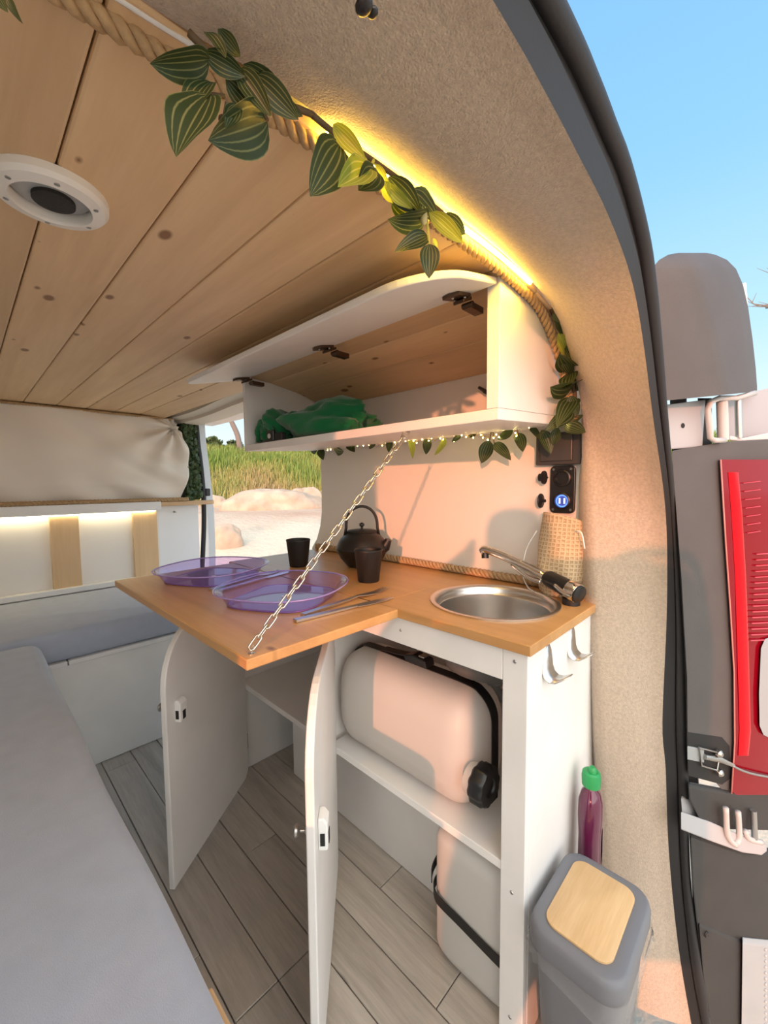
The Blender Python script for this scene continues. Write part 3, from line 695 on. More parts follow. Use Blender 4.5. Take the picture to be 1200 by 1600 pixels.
# ================================================================== things on the table
ZT = .7758
def supell(rx, ry, n, k=72, rot=0):
    out = []
    for i in range(k):
        a = 2*pi*i/k; c, s = cos(a), sin(a)
        x = abs(c)**(2/n)*rx*(1 if c > 0 else -1); y = abs(s)**(2/n)*ry*(1 if s > 0 else -1)
        out.append((x*cos(rot)-y*sin(rot), x*sin(rot)+y*cos(rot)))
    return out
def plate(cx, cy, rot, label):
    t = thing('plate', label, 'plate', (cx, cy, ZT), 'purple plastic plates')
    rg = lambda r, n, z: [Vector((cx+x, cy+y, ZT+z)) for x, y in supell(r, r*.97, n, 72, rot)]
    rings = [rg(.112, 3.6, .0018), rg(.116, 3.4, .004), rg(.127, 3.0, .019), rg(.137, 2.7, .028), rg(.148, 2.5, .0335), rg(.152, 2.5, .034)]
    b = G().loft(rings, cap=False); 
    G().loft([rg(.1115, 3.6, .0006), rg(.1115, 3.6, .0030)]).build('base', PFLOOR, t)
    b.build('dish', PURPLE, t, smooth='auto', ang=50, solid=.0024)
    G().tube(rg(.152, 2.5, .034), .0018, 6, closed=True).build('rim', M('purple_rim', (.36, .26, .62), .1, coat=.4), t, smooth=True)
    G().tube(rg(.1135, 3.6, .0024), .0018, 6, closed=True).build('foot_edge', M('purple_foot', (.26, .13, .45), .15, coat=.4), t, smooth=True)
    G().lathe([(0, .0031), (.006, .0031), (.006, .0042), (0, .0044)], (cx, cy, ZT), 16).build('centre_dot', M('pale_dot', (.6, .55, .75), .2), t)
    return t
plate(.535, .862, .5, 'translucent purple plate nearer the chain')
plate(.515, 1.215, .5, 'translucent purple plate at the far end of the table')
def cutlery(kind, p0, p1, label, z=ZT):
    p0 = Vector((*p0, z)); p1 = Vector((*p1, z)); d = (p1-p0); L = d.length; d.normalize(); n = Vector((-d.y, d.x, 0)); u = Vector((0, 0, 1))
    t = thing(kind, label, kind, tuple(p0), 'steel cutlery')
    prof = [(0, .0080, .005), (.10*L, .0080, .005), (.30*L, .0070, .005), (.5*L, .0055, .0045)]
    def bar(rows, nm):
        rings = [[p0+d*s+n*w_+u*(b-h/2), p0+d*s-n*w_+u*(b-h/2), p0+d*s-n*w_+u*(b+h/2), p0+d*s+n*w_+u*(b+h/2)] for s, w_, h, b in rows]
        return G().loft(rings).build(nm, STEEL, t, bevel=.0006, seg=1)
    if kind == 'knife':
        bar([(s, w_, h, .003) for s, w_, h in prof] + [(.58*L, .0045, .003, .003)], 'handle')
        bar([(.58*L, .0085, .0016, .003), (.66*L, .0110, .0016, .0025), (.88*L, .0105, .0014, .002), (.97*L, .005, .0012, .002), (L, .001, .001, .002)], 'blade')
    else:
        bar([(s, w_*.9, h, .003+.004*(s/L)) for s, w_, h in prof] + [(.62*L, .0038, .003, .007), (.72*L, .0095, .0022, .0045), (.80*L, .0115, .002, .003)], 'handle')
        for k in range(4):
            o = (k-1.5)*.0062; rings = []
            for s, b, w_ in ((.795*L, .003, .0021), (.88*L, .0025, .0017), (.96*L, .0045, .0014), (L, .0065, .0008)):
                c = p0+d*s+n*o+u*b; rings.append([c+n*w_-u*.0009, c-n*w_-u*.0009, c-n*w_+u*.0009, c+n*w_+u*.0009])
            G().loft(rings).build('tine', STEEL, t)
    return t
cutlery('knife', (.452, .692), (.712, .664), 'steel knife at the near table edge, right of the fork')
cutlery('fork', (.484, .712), (.752, .730), 'steel fork lying behind the near knife')
cutlery('knife', (.455, 1.035), (.722, 1.110), 'steel knife lying between the two purple plates')
cutlery('fork', (.44, 1.062), (.69, 1.135), 'steel fork lying between the two purple plates', )
def cup(x, y, label):
    return tag(G().lathe([(0, .0005), (.0285, .0005), (.030, .002), (.0395, .086), (.0405, .0895), (.0395, .091), (.0375, .0895), (.0372, .086), (.0275, .006), (0, .005)], (x, y, ZT), 40).build('cup', BLACKM, smooth='auto', ang=50, loc=(x, y, ZT)), label, 'cup', 'black cups')
cup(.782, 1.165, 'matte black cup standing alone, farther from the kettle')
cup(.792, .835, 'matte black cup standing in front of the black kettle')
KX, KY = .925, 1.005
kt = thing('kettle', 'black cast-iron kettle with arched handle by the white wall', 'kettle', (KX, KY, ZT))
G().lathe([(0, .001), (.045, .001), (.052, .006), (.072, .030), (.0855, .058), (.0868, .062), (.0855, .066), (.076, .088), (.062, .104), (.052, .109), (.050, .113), (0, .113)], (KX, KY, ZT), 48).build('body', IRON, kt, smooth='auto', ang=40)
G().lathe([(.0495, .1135), (.0505, .117), (.046, .121), (.02, .1245), (0, .125)], (KX, KY, ZT), 40).build('lid', IRON, kt, smooth='auto')
G().lathe([(.004, .124), (.004, .132), (.009, .137), (.0085, .142), (.003, .146), (0, .146)], (KX, KY, ZT), 20).build('lid_knob', IRON, kt, smooth='auto')
hv = Vector((cos(radians(-38)), sin(radians(-38)), 0)); hp = []      # handle plane seen almost face-on
for i in range(25):
    a = pi*i/24; hp.append(Vector((KX, KY, ZT+.128)) + hv*(-.052*cos(a)) + Vector((0, 0, .072*sin(a)**.8)))
hp = [Vector((KX, KY, ZT+.098)) - hv*.058] + hp + [Vector((KX, KY, ZT+.098)) + hv*.058]
G().tube(hp, .0048, 10).build('handle', IRON, kt, smooth=True)
sv = Vector((cos(radians(-62)), sin(radians(-62)), 0))
G().tube([Vector((KX, KY, ZT+.060)) + sv*.062, Vector((KX, KY, ZT+.070)) + sv*.082, Vector((KX, KY, ZT+.092)) + sv*.092], [.022, .017, .011], 14).build('spout', IRON, kt, smooth='auto')
# ================================================================== water canisters
def canister(t, x0, x1, y0, y1, z0, z1, r, mat, ax='y', nm='body', ribs=True, nx=4.2):
    """blow-moulded body: superellipse section swept along ax with rounded ends"""
    g = G(); rings = []; N = 64
    if ax == 'y': L0, L1, a0, a1, b0, b1 = y0, y1, x0, x1, z0, z1
    else: L0, L1, a0, a1, b0, b1 = z0, z1, x0, x1, y0, y1
    ca, cb, ha, hb = (a0+a1)/2, (b0+b1)/2, (a1-a0)/2, (b1-b0)/2; S = 40
    for j in range(S+1):
        s = L0 + (L1-L0)*j/S; e = min(s-L0, L1-s); k = 0 if e >= r else r - sqrt(max(0, r*r-(r-e)**2))
        k = min(k, r*.985)
        R_ = []
        for i in range(N):
            th = 2*pi*i/N; c, si = cos(th), sin(th); n = nx
            p = abs(c)**(2/n)*(ha-k)*(1 if c > 0 else -1); q = abs(si)**(2/n)*(hb-k)*(1 if si > 0 else -1)
            if ribs and e > r*.6:
                for zc in (-.30, .28): p *= 1 - .030*math.exp(-((q/hb-zc)/.05)**2)*(1 if c < 0 else 0)
            R_.append((ca+p, s, cb+q) if ax == 'y' else (ca+p, cb+q, s))
        rings.append(R_)
    return g.loft(rings).build(nm, mat, t, smooth=True)
c1 = thing('water_canister', 'milky water canister lying on the cabinet shelf, black screw cap at its end', 'canister', (.77, .65, .3455), 'milky water canisters')
canister(c1, .678, .868, .435, .868, .3455, .600, .062, MILK, nx=2.9)
bar_ = G(); cc = Y(742, 1218, .428); yr = Matrix.Rotation(pi/2, 4, 'X')
G().lathe([(.030, -.012), (.034, .004), (.030, .010)], cc, 24, yr).build('cap_collar', MILK, c1, smooth='auto')
g = G(); N = 40; prof = [(.036, .004), (.040, .008), (.040, .030), (.036, .036), (.018, .036), (.016, .032), (0, .032)]; rings = []
for r, z in prof: rings.append([cc + yr @ Vector((cos(2*pi*k/N)*(r*(1 if (k % 4) < 2 or r < .03 else .93)), sin(2*pi*k/N)*(r*(1 if (k % 4) < 2 or r < .03 else .93)), z)) for k in range(N)])
g.loft(rings).build('screw_cap', BLACK, c1, smooth='auto')
s1_ = tag(None or thing('strap', '', 'strap', (.775, .65, .62)), 'black webbing strap with buckle running lengthwise over the upper canister', 'strap')
pth = [(.775, .874, .36), (.775, .874, .50), (.775, .868, .565), (.775, .845, .592), (.775, .81, .603), (.775, .65, .603), (.775, .50, .603), (.775, .46, .594), (.775, .432, .560), (.775, .4275, .50), (.775, .4275, .36)]
def strap(g, path, axis, w_, t=.0022):
    pts = smooth_path(path, 5); fr = frames(pts); axis = Vector(axis); rings = []
    for i, p in enumerate(pts):
        n = fr[i][0].cross(axis).normalized(); rings.append([p-axis*w_/2-n*t/2, p+axis*w_/2-n*t/2, p+axis*w_/2+n*t/2, p-axis*w_/2+n*t/2])
    return g.loft(rings)
strap(G(), pth, (1, 0, 0), .026).build('webbing', BLACKM, s1_, smooth='auto')
strap(G(), [(.775, .76, .607), (.775, .70, .612), (.775, .665, .618)], (1, 0, 0), .027, .003).build('webbing_tail', BLACKM, s1_, smooth='auto')
G().prism([(.756, .60, .6055), (.754, .665, .6055), (.754, .672, .620), (.756, .645, .628), (.756, .605, .623)], (.034, 0, 0)).build('buckle', BLACK, s1_, bevel=.003)
G().box(.762, .784, .612, .630, .6255, .629).build('buckle_bar', STEEL, s1_, bevel=.001)
c2 = thing('water_canister', 'milky water canister standing on the floor in the cabinet', 'canister', (.735, .43, 0.001), 'milky water canisters')
canister(c2, .678, .784, .3255, .528, .001, .305, .035, MILK, 'z', ribs=False)
s2_ = thing('strap', 'black webbing strap around the canister on the floor', 'strap', (.735, .43, .15))
pz = lambda y: .148 - (y-.53)*(-.10)
strap(G(), [(.79, .5335, .16), (.72, .5335, .152), (.695, .530, .150), (.680, .517, .149), (.6745, .50, .147), (.6745, .45, .141), (.6745, .38, .131), (.675, .34, .126)], (0, 0, 1), .022).build('webbing', BLACKM, s2_, smooth='auto')
strap(G(), [(.789, .60, .236), (.775, .575, .228), (.760, .545, .205), (.700, .5365, .185), (.690, .5335, .165)], (0, 0, 1), .020).build('webbing_tail', BLACKM, s2_, smooth='auto')
# ================================================================== wall fittings
sw = thing('light_switch', 'charcoal rocker switch box under the leaves on the white wall', 'switch', (1.045, .41, 1.13))
G().box(1.030, 1.0595, .352, .462, 1.093, 1.172).build('box', SWITCH, sw, bevel=.003)
G().box(1.024, 1.0295, .370, .448, 1.102, 1.164).build('rocker', SWITCH, sw, bevel=.002)
so_ = thing('socket_panel', 'black two-socket panel with a blue-lit port on the white wall', 'socket', (1.055, .40, 1.03))
pp = rrect(.371, .432, .972, 1.091, .012)
G().prism([(1.050, y, z) for y, z in pp], (.0095, 0, 0)).build('plate', BLACK, so_, bevel=.0015)
yx = Matrix.Rotation(-pi/2, 4, 'Y')
for z, nm in ((1.060, 'upper'), (1.003, 'lower')):
    G().lathe([(.021, 0), (.021, .006), (.018, .008), (.0165, .008), (.0165, .001), (0, .001)], (1.0499, .400, z), 28, yx).build('socket_ring', BLACK, so_, smooth='auto')
G().lathe([(.0158, 0), (.0158, .0012), (.0125, .0012), (.0125, 0)], (1.0485, .400, 1.003), 28, yx).build('lit_ring', BLUE, so_)
G().lathe([(0, .0), (.0123, .0), (.0123, .0005), (0, .0005)], (1.0484, .400, 1.003), 24, yx).build('port_face', M('port_face', (.03, .05, .2), .3, emit=(.1, .15, .8), es=.35), so_)
for y in (.394, .406): G().box(1.0469, 1.0476, y-.002, y+.002, .996, 1.010).build('port', emitm('port_white', (.75, .82, 1), 1.6), so_)
for y in (.380, .423):
    for z in (.981, 1.082): G().lathe([(0, 0), (.0035, 0), (.003, .0015), (0, .0015)], (1.0499, y, z), 10, yx).build('screw', SCREW, so_)
ym = Matrix.Rotation(-pi/2, 4, 'X')
G().lathe([(0, 0), (.017, 0), (.017, .004), (.010, .006), (.010, .014), (0, .014)], (1.030, .437, 1.062), 20, ym @ Matrix.Identity(4)).build('socket_cap', BLACK, so_, smooth='auto')
G().lathe([(0, .010), (.004, .010), (.004, .018), (.018, .020), (.019, .023), (.012, .027), (0, .0275)], (1.032, .425, 1.003), 20, ym).build('socket_cap', BLACK, so_, smooth='auto')
G().tube([(1.048, .437, 1.062), (1.034, .445, 1.060)], .0025, 6).build('cap_tether', BLACK, so_)
# patterned pouch
mp_, nt_, b_ = newmat('patterned_burlap')
tc = nd(nt_, 'ShaderNodeTexCoord'); uvm = nd(nt_, 'ShaderNodeMapping'); uvm.inputs['Scale'].default_value = (30, 20, 1); nt_.links.new(tc.outputs['UV'], uvm.inputs['Vector'])
vo = nd(nt_, 'ShaderNodeTexVoronoi', inp={'Scale': 1.0, 'Randomness': .25}); vo.feature = 'DISTANCE_TO_EDGE'; nt_.links.new(uvm.outputs[0], vo.inputs['Vector'])
wv = nd(nt_, 'ShaderNodeTexVoronoi', inp={'Scale': 2.0, 'Randomness': .15}); nt_.links.new(uvm.outputs[0], wv.inputs['Vector'])
mm = nd(nt_, 'ShaderNodeMath', operation='MULTIPLY'); nt_.links.new(vo.outputs[0], mm.inputs[0]); nt_.links.new(wv.outputs[0], mm.inputs[1])
r_ = nd(nt_, 'ShaderNodeValToRGB'); el = r_.color_ramp.elements; el[0].position = .05; el[0].color = (.62, .48, .31, 1); el[1].position = .12; el[1].color = (.38, .26, .145, 1)
nt_.links.new(mm.outputs[0], r_.inputs[0]); nt_.links.new(r_.outputs[0], b_.inputs['Base Color']); b_.inputs['Roughness'].default_value = .9
pg = thing('pouch', 'patterned beige fabric pouch standing behind the tap against the wall', 'pouch', (1.005, .385, .777))
def pou(u, v):
    a = 2*pi*u; z = .777 + v*.188
    ry = .058*(1 - .16*v + .22*(1-v)*v) * (1-.25*(1-v)**6); rx = .040*(1-.55*v) * (1-.25*(1-v)**6)
    f = 1 + .06*sin(a*5+v*7)*(1-v*.5) + .05*noise.noise(Vector((cos(a)*2, sin(a)*2, v*5)))
    return (1.008 + .010*v + rx*f*cos(a), .388 - .004*v + ry*f*sin(a), z + (.012*cos(a-2.2) if v > .95 else 0))
g = G().grid(pou, 60, 34, uv=True); g.build('bag', mp_, pg, smooth=True, fix=False)
g = G().tube(smooth_path([(.985, .342, .935), (.975, .336, .939), (.97, .325, .933), (.975, .32, .90)], 5), .0018, 6); g.build('drawstring', M('white_cord', (.8, .78, .74), .8), pg, smooth=True)
G().tube(smooth_path([(.995, .44, .93), (.99, .465, .88), (.985, .47, .82), (.99, .46, .787), (.98, .44, .780)], 5), .0014, 6).build('drawstring', M('white_cord2', (.8, .78, .74), .8), pg, smooth=True)
# ================================================================== bin, soap
bi = thing('waste_bin', 'small grey waste bin with a bamboo panel in its lid, by the carpet pillar', 'bin', (.735, .21, 0))
bx0, bx1, by0, by1 = .632, .842, .140, .292
rg = lambda d, z, r=.035: [Vector((x, y, z)) for x, y in rrect(bx0+d, bx1-d, by0+d, by1-d, r, 6)]
G().loft([rg(.022, .001), rg(.020, .004), rg(.008, .262)]).build('bucket', BING, bi, smooth='auto')
G().loft([rg(.001, .262), rg(.0, .266), rg(.0, .288), rg(.002, .297), rg(.006, .300), rg(.021, .300, .025)]).build('lid', BING, bi, smooth='auto', ang=50)
G().loft([rg(.023, .3003, .022), rg(.023, .3035, .022), rg(.0245, .3045, .022)]).build('lid_panel', BAMBOO, bi, smooth='auto')
rows = []; rr = rrect(bx0-.002, bx1+.002, by0-.002, by1+.002, .037, 10); n = len(rr)
for j in range(7):
    R_ = []
    for i, (x, y) in enumerate(rr):
        k = j/6; f = .5+.5*noise.noise(Vector((x*40, y*40, 2))); drop = (.012 + .040*f*max(0, min(1, (.30-y)/.12)))*k
        o = .004*sin(i*2.1+j)*k + .004*k; cx, cy = (bx0+bx1)/2, (by0+by1)/2; l = math.hypot(x-cx, y-cy)
        R_.append((x+(x-cx)/l*o, y+(y-cy)/l*o, .2655-drop))
    rows.append(R_)
G().loft(rows, cap=False).build('liner', CLEAR, bi, smooth=True)
struct(G().box(.866, .93, .240, .304, -.01, .196).build('trim_8', CARPET, bevel=.01), 'carpeted ledge behind the bin at the foot of the pillar')
sb = thing('soap_bottle', 'purple dish soap bottle with green cap between bin and pillar', 'bottle', (.898, .270, .1965))
def ell(r, z): return [Vector((.898+r*1.05*cos(2*pi*i/28), .270+r*.85*sin(2*pi*i/28), z)) for i in range(28)]
G().loft([ell(.0235, .1966), ell(.027, .202), ell(.026, .25), ell(.0255, .30), ell(.028, .345), ell(.027, .375), ell(.021, .395), ell(.0135, .404), ell(.0125, .410)]).build('bottle', SOAP, sb, smooth='auto')
G().lathe([(.015, .408), (.018, .410), (.019, .428), (.0175, .438), (.014, .441), (0, .442)], (.898, .270, 0), 24).build('cap', GCAP, sb, smooth='auto')
G().lathe([(.008, .441), (.0075, .449), (.005, .453), (0, .453)], (.895, .267, 0), 16).build('spout_tip', GCAP, sb, smooth='auto')
g = G(); q = [Vector((.898+.0285*1.05*cos(a), .270+.0285*.85*sin(a), z)) for z in (.235, .315) for a in [radians(-75+70*i/8) for i in range(9)]]
g.loft([q[:9], q[9:]], cap=False, closed=False).build('paper_label', M('pale_label', (.55, .42, .38), .5), sb, smooth=True, solid=.0006)
# ================================================================== ceiling vent
vc = Z(80, 300, CZ); rim = thing('ceiling_vent', 'round white vent ring in the plank ceiling at upper left', 'vent', (vc.x, vc.y, CZ))
mz = Matrix.Scale(-1, 4, Vector((0, 0, 1)))
G().lathe([(.043, .0006), (.041, .012), (.043, .017), (.057, .014), (.0615, .009), (.062, .0002)], (vc.x, vc.y, CZ), 48, mz, cap=False).build('ring', M('white_plastic_ring', (.80, .78, .74), .35), rim, smooth='auto')
G().lathe([(.042, .0008), (.040, .0035), (.030, .0045), (0, .0045)], (vc.x, vc.y, CZ), 40, mz, cap=False).build('dish', M('grey_dish', (.42, .43, .43), .35), rim, smooth=True)
G().lathe([(.023, .0046), (.023, .009), (.016, .0105), (0, .0105)], (vc.x+.003, vc.y+.006, CZ), 28, mz).build('grille', M('vent_grille', (.03, .028, .026), .8, bump=(600, 1)), rim, smooth='auto')
for k in range(6):
    a = 2*pi*k/6+.5; G().lathe([(.0, 0.0), (.0032, .0), (.003, .0012), (0, .0015)], (vc.x+.049*cos(a), vc.y+.049*sin(a), CZ-.0150), 10, mz).build('screw', SCREW, rim)
# ================================================================== leaf garlands and string lights
def leaf_g(curl, fold, twist=0):
    """unit leaf: base at origin, tip at +X (length 1), face up +Z"""
    g = G(); nu, nv = 8, 10
    def fn(u, v):
        s = v; w_ = .27*(sin(pi*min(1, s**.85))**.75)*(1-.18*s) if 0 < s < 1 else 0
        q = (u-.5)*2; x = s; y = q*w_; z = fold*abs(q)**1.3*w_ - curl*s*s + .03*sin(s*9)*q*w_*3 - twist*q*w_*s
        return (x, y, z)
    return g.grid(fn, nu, nv, uv=True)
LEAVES = [leaf_g(.10, .35), leaf_g(.28, .2, .3), leaf_g(-.08, .6), leaf_g(.45, .3, -.3)]
LM = {}
def leaf_mesh(k, mat):
    key = (k, mat.name)
    if key not in LM:
        me = LEAVES[k].mesh('leaf'); me.materials.append(mat)
        for p in me.polygons: p.use_smooth = True
        LM[key] = me
    return LM[key]
def put_leaf(parent, base, tip, face, mat=None, k=None, roll=0, wide=1.0, name='leaf'):
    mat = mat or LEAF
    base, tip = Vector(base), Vector(tip); d = tip-base; L = d.length; d.normalize()
    n = Vector(face); n = (n - d*n.dot(d)).normalized(); s = n.cross(d)
    if roll: n, s = n*cos(roll)+s*sin(roll), s*cos(roll)-n*sin(roll)
    o = bpy.data.objects.new(name, leaf_mesh(random.randrange(4) if k is None else k, mat)); COL.objects.link(o); o.parent = parent
    mw = Matrix.Identity(4); p = base - org(parent)
    for i in range(3): mw[i][0] = d[i]*L; mw[i][1] = s[i]*L*(1+(wide-1)*.55)*.86; mw[i][2] = n[i]*L; mw[i][3] = p[i]
    o.matrix_local = mw; return o
tocam = lambda p: (CAM-Vector(p)).normalized()
def leaves(parent, lst, fn, spread=.0):
    for it in lst:
        (bx_, by_), (tx, ty) = it[0], it[1]; opt = it[2] if len(it) > 2 else {}
        d0 = random.uniform(-.008, .004); b = fn(bx_, by_, d0); t = fn(tx, ty, d0 + random.uniform(-.022, .006))
        f = tocam(b) + Vector((random.gauss(0, .3), random.gauss(0, .3), random.gauss(0, .3)))
        put_leaf(parent, b, t, f, opt.get('m'), opt.get('k'), opt.get('r', random.uniform(-.3, .3)), opt.get('w', 1.15))
        q = opt.get('p')
# A: header, dark cluster
ga = thing('leaf_garland', 'dark striped artificial leaves hanging from the ceiling edge at upper left', 'garland', (.2, .35, 1.42), 'artificial leaf garlands')
fA = lambda x, y, d: Y(x, y, .338+d)
leaves(ga, [((328, 92), (243, 108), {'k': 0, 'w': 1.35}), ((328, 148), (270, 224), {'k': 0}), ((318, 82), (383, 118), {'w': 1.3}), ((352, 122), (414, 194), {'k': 0, 'w': 1.2}), ((372, 108), (425, 186), {}),
            ((398, 118), (466, 186), {'w': 1.4}), ((418, 188), (337, 222), {'k': 0, 'w': 1.5}), ((330, 128), (282, 140), {}), ((380, 100), (452, 168), {'w': 1.3}), ((322, 50), (352, 96), {'w': 1.5}), ((340, 45), (380, 95), {'w': 1.3}),
            ((372, 165), (352, 206), {}), ((425, 150), (470, 178), {})], fA)
G().tube(smooth_path([Y(296, 52, .352), Y(352, 106, .342), (Y(420, 150, .342)), Y(486, 178, .345)], 6), .0032, 6).build('stem', STEM, ga, smooth=True)
for a, b in (((328, 92), (345, 108)), ((328, 148), (350, 150)), ((355, 160), (350, 190)), ((418, 188), (400, 150))): G().tube([Y(*a, .337), Y(*b, .342)], .0018, 5).build('stalk', STEM, ga)
G().ball(Y(348, 187, .335), .0035, 8, 6).build('bud', STEM, ga, smooth=True)
gt = thing('leaf_garland', 'leaf tip poking in at the top left corner of the ceiling', 'garland', (-.02, .3, 1.41), 'artificial leaf garlands')
leaves(gt, [((8, -14), (22, 26), {'w': 1.3}), ((-6, -12), (8, 14), {})], lambda x, y, d: Y(x, y, .33+d))
# A2: lit cluster
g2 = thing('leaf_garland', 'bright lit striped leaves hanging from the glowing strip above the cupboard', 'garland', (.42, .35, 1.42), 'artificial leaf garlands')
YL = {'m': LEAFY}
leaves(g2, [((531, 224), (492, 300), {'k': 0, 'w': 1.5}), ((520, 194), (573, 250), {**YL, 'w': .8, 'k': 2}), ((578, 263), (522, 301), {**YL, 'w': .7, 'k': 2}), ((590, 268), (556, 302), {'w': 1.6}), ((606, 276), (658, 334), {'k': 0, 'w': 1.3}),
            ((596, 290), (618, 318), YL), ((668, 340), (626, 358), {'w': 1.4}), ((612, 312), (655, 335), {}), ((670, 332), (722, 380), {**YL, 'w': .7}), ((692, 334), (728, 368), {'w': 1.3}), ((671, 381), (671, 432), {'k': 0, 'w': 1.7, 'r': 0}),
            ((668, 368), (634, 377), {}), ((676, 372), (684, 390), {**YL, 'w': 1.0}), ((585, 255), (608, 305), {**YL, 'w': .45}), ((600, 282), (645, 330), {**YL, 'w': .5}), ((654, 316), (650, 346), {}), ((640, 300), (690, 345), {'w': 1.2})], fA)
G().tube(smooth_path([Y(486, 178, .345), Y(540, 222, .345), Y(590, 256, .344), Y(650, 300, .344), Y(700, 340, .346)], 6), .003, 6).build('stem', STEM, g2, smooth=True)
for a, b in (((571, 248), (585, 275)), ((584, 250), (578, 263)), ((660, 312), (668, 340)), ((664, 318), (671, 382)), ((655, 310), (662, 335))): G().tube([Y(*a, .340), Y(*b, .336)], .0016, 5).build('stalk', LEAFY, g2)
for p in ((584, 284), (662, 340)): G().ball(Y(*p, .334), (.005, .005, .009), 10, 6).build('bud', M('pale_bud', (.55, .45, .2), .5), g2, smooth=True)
# B: down the right edge
g3 = thing('leaf_garland', 'striped leaves climbing down between the cupboard end and the carpet pillar', 'garland', (.97, .36, 1.25), 'artificial leaf garlands')
fB = lambda x, y, d: Y(x, y, .352+d*.6)
leaves(g3, [((872, 520), (896, 568), {**YL, 'w': .45}), ((897, 578), (874, 560), {'w': 1.4}), ((893, 582), (884, 606), {'w': 1.5, 'k': 0}), ((898, 600), (866, 612), {'k': 0, 'w': 1.2}), ((890, 618), (903, 650), {'w': 1.5, 'k': 0}), ((893, 640), (872, 662), {'w': 1.2}),
            ((868, 500), (884, 524), {}), ((864, 490), (876, 506), {}), ((885, 540), (898, 566), {}), ((899, 588), (903, 616), {'w': 1.2}), ((880, 560), (896, 590), {}), ((896, 622), (878, 640), {})], fB)
G().tube(smooth_path([Y(856, 474, .365), Y(872, 505, .362), Y(886, 550, .358), Y(896, 600, .356), Y(900, 655, .356)], 6), .005, 6).build('stem', STEM, g3, smooth=True)
# C: under the cupboard
g4 = thing('leaf_garland', 'striped leaves with tiny lights strung under the wall cupboard', 'garland', (.99, .85, 1.18), 'artificial leaf garlands')
fC = lambda x, y, d: X(x, y, .985+d)
leaves(g4, [((883, 664), (914, 674), {'k': 0, 'w': 1.9}), ((872, 668), (863, 697), {'k': 0, 'w': 1.5, 'r': 0}), ((846, 672), (862, 708), {'k': 0, 'w': 1.4, 'r': 0}), ((765, 688), (752, 724), {'k': 0, 'w': 1.7, 'r': 0}), ((772, 692), (796, 712), {'w': 1.2, 'r': 0}),
            ((802, 672), (778, 686), {'w': 1.1}), ((808, 676), (818, 704), {'k': 0, 'w': 1.5, 'r': 0}), ((668, 684), (666, 710), {'k': 0, 'w': 1.5, 'r': 0}), ((696, 684), (683, 713), {'m': LEAFY, 'w': .9}), ((640, 684), (648, 708), {'m': LEAFY, 'w': .6}),
            ((498, 698), (474, 702), {'w': 1.3, 'r': 0}), ((500, 702), (506, 720), {'w': 1.3}), ((518, 694), (540, 702), {'w': 1.3}), ((545, 692), (556, 708), {'w': 1.2}), ((566, 688), (556, 698), {}), ((586, 690), (577, 702), {'w': 1.5}), ((610, 686), (606, 704), {'w': 1.4}),
            ((626, 684), (616, 694), {}), ((655, 680), (640, 688), {}), ((600, 686), (584, 690), {'w': 1.2}), ((720, 680), (706, 690), {}), ((745, 676), (730, 684), {'w': .8}), ((830, 668), (842, 680), {}), ((862, 660), (880, 654), {'w': 1.2}), ((896, 658), (912, 648), {'w': 1.3}), ((878, 660), (890, 646), {'w': 1.2})], fC)
pC = [X(x, y, .985) for x, y in ((494, 697), (540, 692), (590, 687), (640, 684), (690, 680), (740, 676), (790, 671), (840, 665), (885, 660), (905, 650))]
G().tube(smooth_path(pC, 6), .0035, 6).build('stem', STEM, g4, smooth=True)
G().tube(smooth_path([p+Vector((-.004, .0, .004+.004*sin(i*2))) for i, p in enumerate(pC)], 6), .0022, 6).build('stem', STEM, g4, smooth=True)
for a, b in (((768, 672), (765, 688)), ((770, 674), (772, 692)), ((668, 680), (668, 686)), ((808, 668), (808, 677)), ((870, 660), (872, 669))): G().tube([X(*a, .983), X(*b, .98)], .0016, 5).build('stalk', STEM, g4)
sl2 = thing('string_lights', 'thin wire of tiny warm glowing lights wound through the leaves under the cupboard', 'string lights', (.98, .85, 1.17), None)
rnd = random.Random(11); wp = []; pc = resample(smooth_path(pC, 6), 90)
for i, p in enumerate(pc): wp.append(p + Vector((rnd.uniform(-.016, .006), 0, rnd.uniform(-.020, .006))))
wp = smooth_path(wp, 2)
G().tube(wp, .0006, 4).build('wire', M('copper_wire', (.5, .3, .1), .4, .8), sl2)
b0 = None
for i in range(78):
    p = wp[min(len(wp)-1, int(i*2.28)+rnd.randint(0, 1))] + Vector((-.004, 0, rnd.uniform(-.008, .004)))
    if b0 is None: b0 = G().ball(p, .0019, 8, 5).build('bulb', BULB, sl2); bp0 = p
    else: share(b0, 'bulb', sl2, loc=tuple(p-bp0))
# ================================================================== rear corner of the van, outside
TD = Vector((.902, -.431, 0)); TP0 = Vector((1.02, .14, 0)); TN = Vector((-.431, -.902, 0))
def T(px, py, o=0):
    d = ray(px, py); c = TN.dot(TP0)+o; return CAM + d*((c-TN.dot(CAM))/TN.dot(d))
def plate_px(poly, o, th): return G().prism([T(x, y, o) for x, y in poly], Vector((1, .08, 0))*th)
rc = thing('rear_corner_panel', 'dark grey plastic rear corner panel of the van beside the tail lamp', 'panel', (1.15, .08, .5))
plate_px([(1049, 704), (1130, 690), (1198, 686), (1260, 690), (1260, 1100), (1140, 1250), (1074, 1170), (1073, 1060), (1064, 900)], -.002, .02).build('upper_panel', GREYP, rc, bevel=.003)
plate_px([(1074, 1144), (1128, 1152), (1140, 1166), (1142, 1216), (1128, 1226), (1076, 1212)], -.0015, .006).build('pocket', DARK, rc)
plate_px([(1075, 1228), (1140, 1240), (1260, 1230), (1260, 1300), (1100, 1296), (1077, 1250)], .004, .02).build('lower_lip', DGREY, rc, bevel=.004)
